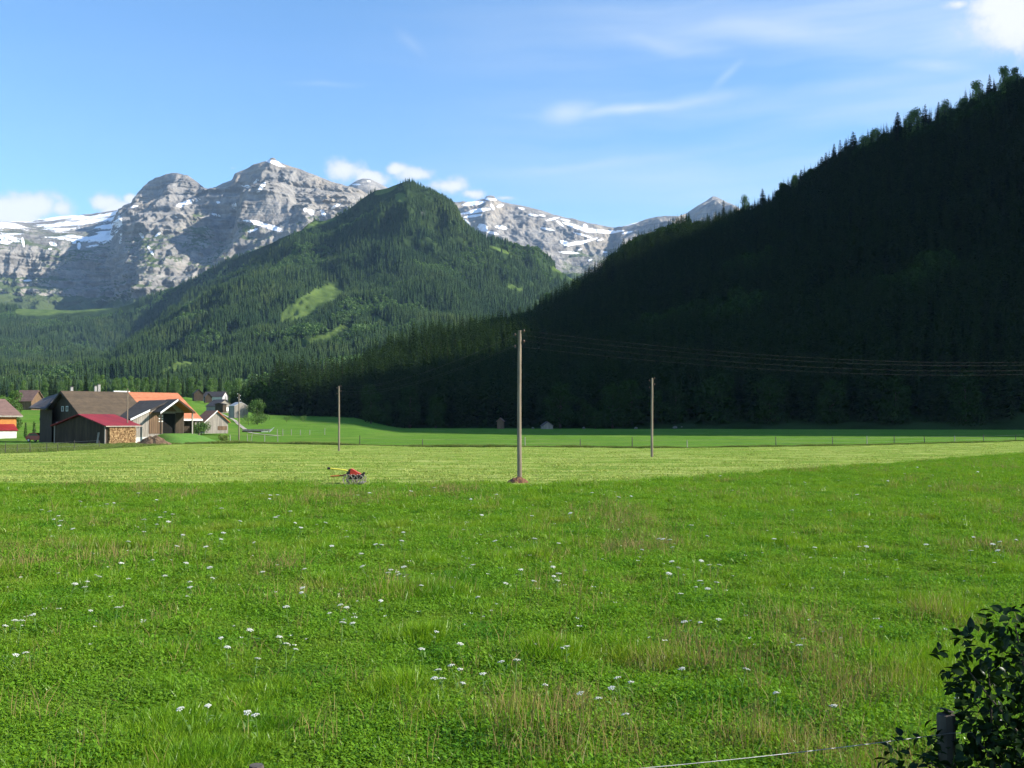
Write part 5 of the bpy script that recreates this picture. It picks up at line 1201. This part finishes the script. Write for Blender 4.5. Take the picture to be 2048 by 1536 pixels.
def red_shed():
    a = math.radians(69); p = W(155, 860, 146); A = (p[0], p[1], float(ground_z(p[0], p[1]))); e = empty('shed', A, a, 'low dark wooden shed with a red sheet roof and stacked firewood', 'shed'); F = frame(A, a)
    HWl, HWr, L = 5.0, 4.9, 7.2; RZ, EZ = 4.25, 2.62; s1 = (RZ - EZ) / HWl
    ext = np.array(F(L - .7, 0, 0)) - np.array(F(.5, 0, 0))
    MB().prism([F(.5, -HWr + .5, -.3), F(.5, HWl - .5, -.3), F(.5, HWl - .5, EZ + s1 * .5 - .2), F(.5, 0, RZ - .2), F(.5, -HWr + .5, EZ + s1 * .5 - .2)], ext).build('wall', W_DARK, e)
    slab(MB(), [F(0, 0, RZ), F(L, 0, RZ), F(L, -HWr, EZ), F(0, -HWr, EZ)], .12).build('roof', R_RED, e)
    slab(MB(), [F(0, .01, RZ), F(0, HWl, EZ), F(L, HWl, EZ), F(L, .01, RZ)], .12).build('roof', R_RED, e)
    MB().box(F, 0, L, -HWr - .12, -HWr, EZ - .16, EZ - .02).build('gutter', PALE_POST, e)
    MB().box(F, .42, .49, -HWr + .5, HWl - .6, .02, .14).build('sill_beam', PALE_POST, e)
    for y in (-HWr + .42, HWl - .55): MB().box(F, .36, .48, y, y + .12, 0, EZ - .05).build('corner_post', W_GREY, e)
    MB().prism([F(.2, -3.4, 0), F(.2, -3.1, 0), F(.45, -3.15, 1.7), F(.45, -3.45, 1.7)], (.03, .05, 0)).build('leaning_board', W_GREY, e)
    # firewood: every split log end a small proud hexagon, one joined part
    r = np.random.default_rng(2); b = MB(); yb = -HWr + .5; x0, x1, h = 1.0, 6.2, 2.35
    z = .05
    while z < h:
        x = x0 + r.uniform(0, .1)
        while x < x1:
            s = r.uniform(.055, .095); o = r.uniform(0, .09); n = 5 if r.random() < .6 else 6; t0 = r.uniform(0, 6.28)
            b.prism([F(x + s * math.cos(t0 + 6.283 * j / n), yb - .33 - o, z + s + s * math.sin(t0 + 6.283 * j / n)) for j in range(n)], np.array(F(0, .3 + o, 0)) - np.array(F(0, 0, 0))); x += s * 2.02
        z += .135
    o = b.build('firewood', LOGEND, e, False, False); o['kind'] = 'stuff'
red_shed()
def left_house():
    a = math.radians(46); A0 = W(9, 860, 198); A = (A0[0], A0[1], float(ground_z(A0[0], A0[1]))); F0 = frame(A, a); e = empty('house', A, a, 'house with honey coloured boards and faded tile roof at the left edge', 'house')
    F = frame(A, a); L = 13.0; HW = 8.6; RZ, EZ = 7.2, 4.05; s1 = (RZ - EZ) / HW; bw = HW - .55
    MB().prism([F(-.9, -bw, 1.0), F(-.9, bw, 1.0), F(-.9, bw, RZ - s1 * bw - .2), F(-.9, 0, RZ - .2), F(-.9, -bw, RZ - s1 * bw - .2)], np.array(F(-L, 0, 0)) - np.array(F(-.9, 0, 0))).build('wall', W_ORNG, e)
    MB().box(F, -L, -.88, -bw - .02, bw + .02, -.3, 1.0).build('plinth', PLASTER, e)
    slab(MB(), [F(-L - .4, 0, RZ), F(0, 0, RZ), F(0, -HW, EZ), F(-L - .4, -HW, EZ)]).build('roof', R_PINK, e)
    slab(MB(), [F(-L - .4, .01, RZ), F(-L - .4, HW, EZ), F(0, HW, EZ), F(0, .01, RZ)]).build('roof', R_PINK, e)
    slab(MB(), [F(-L, -bw - .02, 2.5), F(-1.3, -bw - .02, 2.5), F(-1.3, -bw - 2.0, 1.35), F(-L, -bw - 2.0, 1.35)], .1).build('porch_roof', R_RED, e)
    MB().box(F, -L, -1.5, -bw - 1.8, -bw - 1.7, -.2, 1.3).build('porch_wall', PLASTER, e)
    MB().box(F, -L - .4, 0, -HW - .06, -HW, EZ - .3, EZ - .02).build('eave_board', PALE_POST, e)
left_house()
def gable_building(name, px0, px1, ybase, d, hw_e, hr, ang, roofm, wallm, label, cat='barn', z=None, over=.4, depth=None, opening=None):
    """small building spanning two pixels at depth d, gable towards local -y"""
    c = W((px0 + px1) / 2, ybase, d); zb = c[2] if z is None else z; e = empty(name, (c[0], c[1], zb), ang, label, cat); F = frame((c[0], c[1], zb), ang)
    w = (px1 - px0) * d / FPX / 2 / max(math.cos(ang), .5); dp = depth or 2.2 * w
    MB().prism([F(-w, 0, -.6), F(w, 0, -.6), F(w, 0, hw_e), F(0, 0, hr), F(-w, 0, hw_e)], np.array(F(0, dp, 0)) - np.array(F(0, 0, 0))).build('wall', wallm, e)
    sl = (hr - hw_e) / w
    for s in (-1, 1):
        slab(MB(), [F(0, -over, hr + .12), F(0, dp + over, hr + .12), F(s * (w + over), dp + over, hr + .12 - sl * (w + over)), F(s * (w + over), -over, hr + .12 - sl * (w + over))], .14).build('roof', roofm, e)
    if opening: x0, x1, z0, z1, mt = opening; MB().box(F, x0 * w, x1 * w, -.06, -.004, z0, z1).build('door', mt, e)
    return e, F, w
def small_buildings():
    e, F, w = gable_building('plank_shed', 414, 452, 861, 215, 1.9, 4.0, math.radians(38), R_ORANGE, W_GREY, 'weathered grey plank shed right of the barn behind a round bush', 'shed', opening=(.1, .9, .1, .9, W_WARM))
    MB().prism([F(-w - .4, -.46, 1.62), F(0, -.46, 4.15), F(0, -.46, 3.9), F(-w - .4, -.46, 1.38)], (0, .05, 0)).build('bargeboard', WHITEP, e)
    e, F, w = gable_building('plank_silo', 471, 494, 832, 330, 3.1, 4.3, math.radians(38), mat_basic('grey_sheet_roof', (.42, .43, .42), (.3, .3, .3), 1.0, .6), W_GREY, 'tall pale grey plank hut behind the distant pole', 'hut', over=.05, depth=4.5)
    MB().tube([F(.1, .6, 4.0), F(.1, .6, 5.0)], .16, 8).build('vent_pipe', IRON, e)
    gable_building('hay_barn', 438, 462, 823, 440, 2.4, 5.0, math.radians(48), R_PURPLE, W_GREY, 'grey gabled hay barn above the white hut on the far pasture', 'barn', opening=(.1, .9, .2, 1.8, WHITEP))
    gable_building('cart_shed', 430, 446, 822, 425, 2.8, 3.2, math.radians(-8), R_DARK, W_DARK, 'small dark flat-roofed cart shed beside the grey hay barn', 'shed')
    gable_building('farmhouse', 389, 406, 799, 560, 3.2, 5.4, math.radians(25), R_DARK, W_DARK, 'dark timber farmhouse on the far slope, leftmost of the hamlet', 'house')
    gable_building('farmhouse', 411, 423, 803, 545, 2.6, 4.4, math.radians(25), R_PURPLE, W_DARK, 'small dark hut in the middle of the far hamlet', 'hut')
    e, F, w = gable_building('farmhouse', 446, 455, 800, 575, 2.0, 4.6, math.radians(68), R_PURPLE, PLASTER, 'white walled farmhouse with long grey roof on the far slope', 'house', depth=13)
    e, F, w = gable_building('farmhouse', 66, 84, 815, 260, 1.8, 4.2, math.radians(75), R_PINK, W_WARM, 'brown roofed house with pale wall half hidden behind the barn', 'house')
small_buildings()
def lean_boards():
    c = W(518, 864, 215); zb = c[2]; e = empty('timber_stack', tuple(c), math.radians(-4), 'low stack of grey boards with one pale plank leaning up', 'timber'); F = frame(tuple(c), math.radians(-4)); r = random.Random(3)
    for k in range(7): MB().box(F, -3.0 + r.uniform(-.3, .3), 2.4 + r.uniform(-.4, .4), -.9 + .25 * k, -.68 + .25 * k, .25 + .04 * (k % 3), .5 + .04 * (k % 3)).build('board', PALE_POST if k % 2 else W_GREY, e)
    MB().box(F, -3.2, 1.2, -1.0, -.92, 0, .24).build('bearer', W_DARK, e)
    MB().prism([F(2.3, -1.1, .0), F(2.6, -1.1, .0), F(3.5, -1.1, .95), F(3.3, -1.1, .95)], (0, .08, 0)).build('leaning_plank', WHITEP, e)
    for k in range(4): MB().box(F, .9 + .35 * k, 1.15 + .35 * k, -1.3, -1.05, 0, .14).build('offcut', WHITEP, e)
lean_boards()
# round bushes and columnar shrubs near the farm
def shrub(name, px, ytop, ybase, wpx, d, mat, label, seed, n=900, col=False):
    b = W(px, ybase, d); t = W(px, ytop, d); h = t[2] - b[2]; rad = wpx * d / FPX / 2
    e = empty(name, tuple(b), 0, label, 'shrub' if col else 'bush')
    r = np.random.default_rng(seed)
    if col: L = [(0, 0, h * q, rad * (1.05 - q * .75), rad * (1.05 - q * .75), h * .17) for q in (.14, .32, .5, .68, .85)]
    else: L = [(rad * .55 * math.cos(a) * r.uniform(.6, 1), rad * .55 * math.sin(a), h * r.uniform(.3, .66), rad * .5, rad * .5, h * .34) for a in np.linspace(0, 6.28, 8)] + [(0, 0, h * .6, rad * .6, rad * .6, h * .36)]
    obj('foliage', as_mesh('shrub_foliage', leaf_cloud(seed, L, n, max(.10, h * .045), .4), mat), e)
    MB().tube([(b[0], b[1], b[2] - .3), (b[0] + .05, b[1], b[2] + h * .5)], [.07, .03], 6).build('stem', BARK, e)
shrub('garden_bush', 403, 841, 867, 38, 166, BROAD, 'round green bush between the orange roof and the plank shed', 3, 1600)
shrub('columnar_shrub', 51, 845, 874, 7, 178, BROAD, 'slim columnar shrub nearest the honey coloured house', 4, 700, True)
shrub('columnar_shrub', 68, 843, 872, 9, 180, BROAD, 'slim columnar shrub nearest the barn', 5, 700, True)
shrub('pasture_bush', 528, 826, 844, 26, 325, BROAD, 'low dark bush at the foot of the small conical tree', 6, 700)
shrub('pasture_bush', 573, 831, 842, 16, 350, BROAD, 'small round bush on the shaded pasture, left of two', 7, 600)
shrub('pasture_bush', 606, 830, 842, 18, 360, BROAD, 'small round bush on the shaded pasture, right of two', 8, 600)
shrub('pasture_bush', 497, 828, 848, 40, 300, BROADL, 'pale green shrub thicket in front of the grey hut', 9, 1200)
shrub('pasture_bush', 447, 868, 884, 24, 172, TALL, 'tangle of rank weeds beside the distant pole', 10, 700)
def red_car():
    PAINT = mat_basic('red_car_paint', (.36, .012, .022), (.30, .01, .02), 2.0, .25, spec=.6); TYRE = mat_basic('tyre_rubber', (.02, .02, .02), (.012, .012, .012), 8.0, .8); LAMP = mat_basic('headlamp_lens', (.8, .8, .78), (.7, .7, .7), 8.0, .15)
    c = W(76, 883, 168); z = float(ground_z(c[0], c[1])); a = math.radians(-18); e = empty('parked_car', (c[0], c[1], z), a, 'small red car parked beside the dark barn wall', 'car'); F = frame((c[0], c[1], z), a)
    # long axis = local x, front at +x
    prof = [(-1.75, .32), (-1.78, .80), (-1.5, .95), (-1.05, 1.42), (.25, 1.45), (.95, .95), (1.65, .80), (1.80, .60), (1.78, .30)]
    MB().prism([F(x, -.76, q) for x, q in prof], np.array(F(0, 1.52, 0)) - np.array(F(0, 0, 0))).build('body', PAINT, e)
    MB().prism([F(x, -.765, q) for x, q in ((-1.2, .98), (-.95, 1.36), (.2, 1.38), (.75, .98))], np.array(F(0, .01, 0)) - np.array(F(0, 0, 0))).build('side_window', GLASS, e)
    MB().poly([F(.30, -.62, 1.425), F(.30, .62, 1.425), F(.93, .66, .975), F(.93, -.66, .975)]).build('windscreen', GLASS, e)
    for y in (-.55, .55): MB().box(F, 1.70, 1.80, y - .16, y + .16, .60, .76).build('headlight', LAMP, e)
    MB().box(F, 1.76, 1.86, -.74, .74, .32, .48).build('bumper', IRON, e); MB().box(F, 1.795, 1.815, -.26, .26, .50, .60).build('number_plate', WHITEP, e)
    for x in (-1.15, 1.15):
        for y in (-.70, .70):
            w = empty('wheel', (x, y, .29), 0); w.parent = e
            MB().tube([F(x, y - .09, .29), F(x, y + .09, .29)], .29, 16).build('tyre', TYRE, w); MB().tube([F(x, y - .10, .29), F(x, y + .10, .29)], .17, 12).build('rim', CERAM, w)
red_car()
# grey hut and pale stones at the foot of the dark hill
STONE = mat_basic('pale_stone', (.20, .185, .16), (.12, .11, .10), 2.0, .9, bump=.5)
gable_building('field_hut', 1086, 1106, 857, 455, 1.6, 3.2, math.radians(10), R_PURPLE, W_GREY, 'small grey hut in the shade at the hill foot right of the tallest pole', 'hut', z=-.1)
gable_building('field_hut', 994, 1006, 857, 460, 3.6, 4.8, math.radians(-10), R_PINK, W_WARM, 'narrow brown hut in the shade at the hill foot left of the tallest pole', 'hut', z=-.1)
def boulders():
    r = np.random.default_rng(6)
    for px, w in ((1066, .7), (1168, .7), (1272, .8), (1350, 1.1), (1364, .9)):
        c = W(px, 850, 450 + r.uniform(-8, 8)); c[2] = float(ground_z(c[0], c[1]))
        v = []; b = MB(); n = 8
        for i in range(5):
            t = math.pi * i / 4; rr = math.sin(t) + .02
            for j in range(n):
                a = 6.283 * j / n; k = r.uniform(.75, 1.2); b.v.append((c[0] + w * rr * k * math.cos(a), c[1] + w * rr * k * math.sin(a), c[2] + w * .7 * (.55 + math.cos(t) * k)))
        b.f = [(i * n + j, i * n + (j + 1) % n, (i + 1) * n + (j + 1) % n, (i + 1) * n + j) for i in range(4) for j in range(n)]
        tag(b.build('boulder', STONE), 'pale boulder lying in the shade along the foot of the dark hill', 'boulder', 'boulders at the foot of the hill')
boulders()
def track():
    GRAV = mat_basic('pale_gravel', (.40, .36, .30), (.28, .25, .2), 1.0, .95, bump=.3)
    path = [(560, 862, 218), (520, 856, 232), (500, 850, 250), (486, 842, 285), (476, 834, 320), (470, 828, 350), (440, 815, 460)]
    b = MB()
    for k, (px, y, d) in enumerate(path):
        x = (px - CX) / FPX * d
        for s in (-.6, .6): b.v.append((x + s, d, float(ground_z(x + s, d)) + .06))
    b.f = [(2 * k, 2 * k + 1, 2 * k + 3, 2 * k + 2) for k in range(len(path) - 1)]
    tag(b.build('track', GRAV), 'pale gravel track climbing past the grey hut', None, None, 'structure')
track()
# ----------------------------------------------------------------- the air
def haze():
    F = frame((0, 0, 0), 0)
    m, nt, out = new_mat('valley_haze')
    v = nt.nodes.new('ShaderNodeVolumePrincipled'); v.inputs['Color'].default_value = HAZE_COL; v.inputs['Density'].default_value = HAZE_DENSITY; v.inputs['Anisotropy'].default_value = 0.0
    nt.links.new(v.outputs[0], out.inputs['Volume'])
    o = MB().box(F, -7000, 7000, -1700, 11800, -120, 2450).build('haze', m)
    tag(o, 'pale blue summer haze filling the valley air', None, None, 'stuff')
HAZE_COL = (.42, .66, 1.0, 1); HAZE_DENSITY = 2.4e-5
haze()
